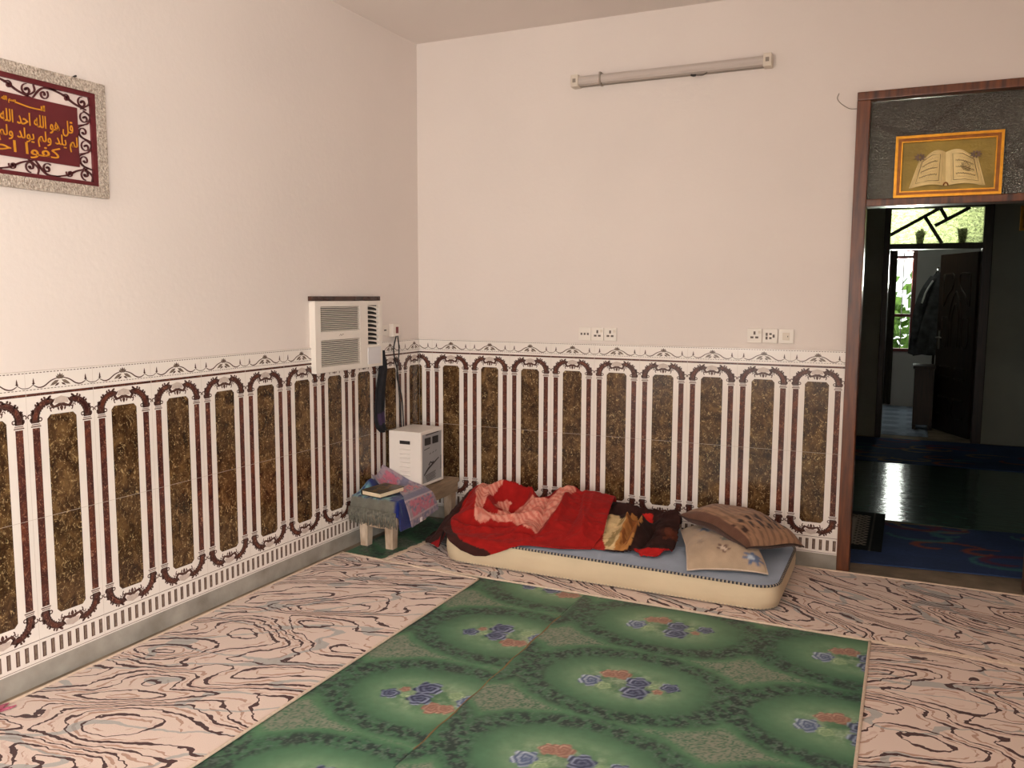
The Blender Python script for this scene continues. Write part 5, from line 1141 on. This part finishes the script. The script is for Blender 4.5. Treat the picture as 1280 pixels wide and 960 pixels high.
def bed_cover(name, xl, xr, sb, sf, zf, cf, m, nu, nv, edge, thick, label):
    """a cover laid out in columns from its back edge to its front hem; past the mattress edge it hangs straight down"""
    U = np.linspace(0, 1, nu); V = np.linspace(0, 1, nv); Xc = np.zeros((nu, nv)); S = np.zeros((nu, nv))
    for i, u in enumerate(U):
        x = np.full(nv, .33 + u * 1.3)
        for it in range(12):
            s = np.interp(x, *sb) + V * (np.interp(x, *sf) - np.interp(x, *sb)); x = np.interp(s, *xl) + u * (np.interp(s, *xr) - np.interp(s, *xl))
        Xc[i] = x; S[i] = s
    over = np.maximum(S - edge, 0) * smooth(.62, .72, Xc); Y = -(S - over) - .034 * (1 - np.exp(-over / .012)); Z = zf(Xc, -(S - over)) - over
    Z = np.maximum(Z, .016 + .006 * np.sin(Xc * 60 + S * 40))
    P = np.stack([Xc, Y, Z], -1); du = np.gradient(P, axis=0); dv = np.gradient(P, axis=1); N = np.cross(dv, du); N /= np.linalg.norm(N, axis=-1, keepdims=True) + 1e-9
    N = np.where((N[..., 2:3] < -.2), -N, N); Q = P - N * thick; Q[..., 2] = np.maximum(Q[..., 2], .0135)
    b = MB(); b.grid(P[::-1]); b.grid(Q)
    sides = ((P[0], Q[0]), (Q[-1], P[-1]), (Q[:, 0], P[:, 0]), (P[:, -1], Q[:, -1]))
    for a, c in sides: b.grid(np.stack([a, c]))
    o = b.build(name, m, recalc=False); col = cf(Xc, -S)
    paint(o, np.concatenate([col[::-1].reshape(-1, 3), col.reshape(-1, 3)] + [np.concatenate([col[k], col[k]]) for k in (0, -1)] + [np.concatenate([col[:, k], col[:, k]]) for k in (0, -1)]))
    return tag(o, label, 'blanket')
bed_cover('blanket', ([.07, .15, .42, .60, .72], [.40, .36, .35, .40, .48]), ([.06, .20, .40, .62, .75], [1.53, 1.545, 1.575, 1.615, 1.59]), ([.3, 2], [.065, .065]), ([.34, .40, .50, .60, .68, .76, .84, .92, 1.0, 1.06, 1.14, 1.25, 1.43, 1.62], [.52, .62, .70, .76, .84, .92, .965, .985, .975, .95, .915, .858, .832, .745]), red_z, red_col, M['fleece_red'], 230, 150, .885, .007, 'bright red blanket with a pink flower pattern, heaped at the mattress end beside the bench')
o = draped('blanket', 1.40, 2.09, -.84, -.06, .0065, brn_z, brn_col, M['fleece_brown'], None, .004, BRN_OUT); tag(o, 'rumpled dark brown blanket with cream and tan patches, between the red blanket and the pillows', 'blanket')

# ------------------------------------------------------------------ light and camera
w = bpy.data.worlds.new('sky'); bpy.context.scene.world = w; w.use_nodes = True
bg = w.node_tree.nodes['Background']; bg.inputs['Color'].default_value = (.93, 1.0, .95, 1); bg.inputs['Strength'].default_value = 2.1
def area(name, loc, rot, sx, sy, power, col=(1, 1, 1), spread=PI):
    l = bpy.data.lights.new(name, 'AREA'); l.shape = 'RECTANGLE'; l.size = sx; l.size_y = sy; l.energy = power; l.color = col; l.spread = spread
    o = bpy.data.objects.new(name, l); C.objects.link(o); o.location = loc; o.rotation_euler = rot; return o
area('window_daylight', (RX + .22, (WY0 + WY1) / 2, (WZ0 + WZ1) / 2), (0, math.radians(90), 0), WZ1 - WZ0, WY1 - WY0, 312, (1, .965, .925))
area('front_fill', ((UX0 + UX1) / 2, RY - .22, (WZ0 + WZ1) / 2), (math.radians(90), 0, 0), UX1 - UX0, WZ1 - WZ0, 90, (1, .97, .93))  # fill lamp behind the added front opening, evens out the right window
area('transom_fill', (3.09, FY1 + .13, 1.98), (math.radians(-102), 0, 0), .25, .5, 62, (.95, 1, .84), math.radians(36))  # narrow upward beam added at the far window to brighten the transom glass
area('far_window_daylight', (2.9, FY1 + .25, 1.6), (math.radians(-90), 0, 0), .9, 1.3, 22, (.95, 1, .9))
cam = bpy.data.cameras.new('camera'); co_ = bpy.data.objects.new('camera', cam); C.objects.link(co_)
cam.sensor_width = 36; cam.lens = 1052.7 / 1280 * 36; cam.clip_start = .05
yaw, pit, rol = .4393, -.105, .0042
f = Vector((-math.sin(yaw) * math.cos(pit), math.cos(yaw) * math.cos(pit), math.sin(pit))); r0 = Vector((math.cos(yaw), math.sin(yaw), 0)); u0 = r0.cross(f)
r_ = r0 * math.cos(rol) + u0 * math.sin(rol); u_ = -r0 * math.sin(rol) + u0 * math.cos(rol)
co_.matrix_world = Matrix(((r_.x, u_.x, -f.x, 3.1573), (r_.y, u_.y, -f.y, -5.1582), (r_.z, u_.z, -f.z, 1.5996), (0, 0, 0, 1)))
sc = bpy.context.scene; sc.camera = co_
sc.view_settings.view_transform = 'Standard'; sc.view_settings.look = 'None'; sc.view_settings.gamma = 1; sc.view_settings.exposure = 0.0; sc.view_settings.use_curve_mapping = False
sc.cycles.max_bounces = 10; sc.cycles.diffuse_bounces = 6; sc.cycles.use_denoising = True
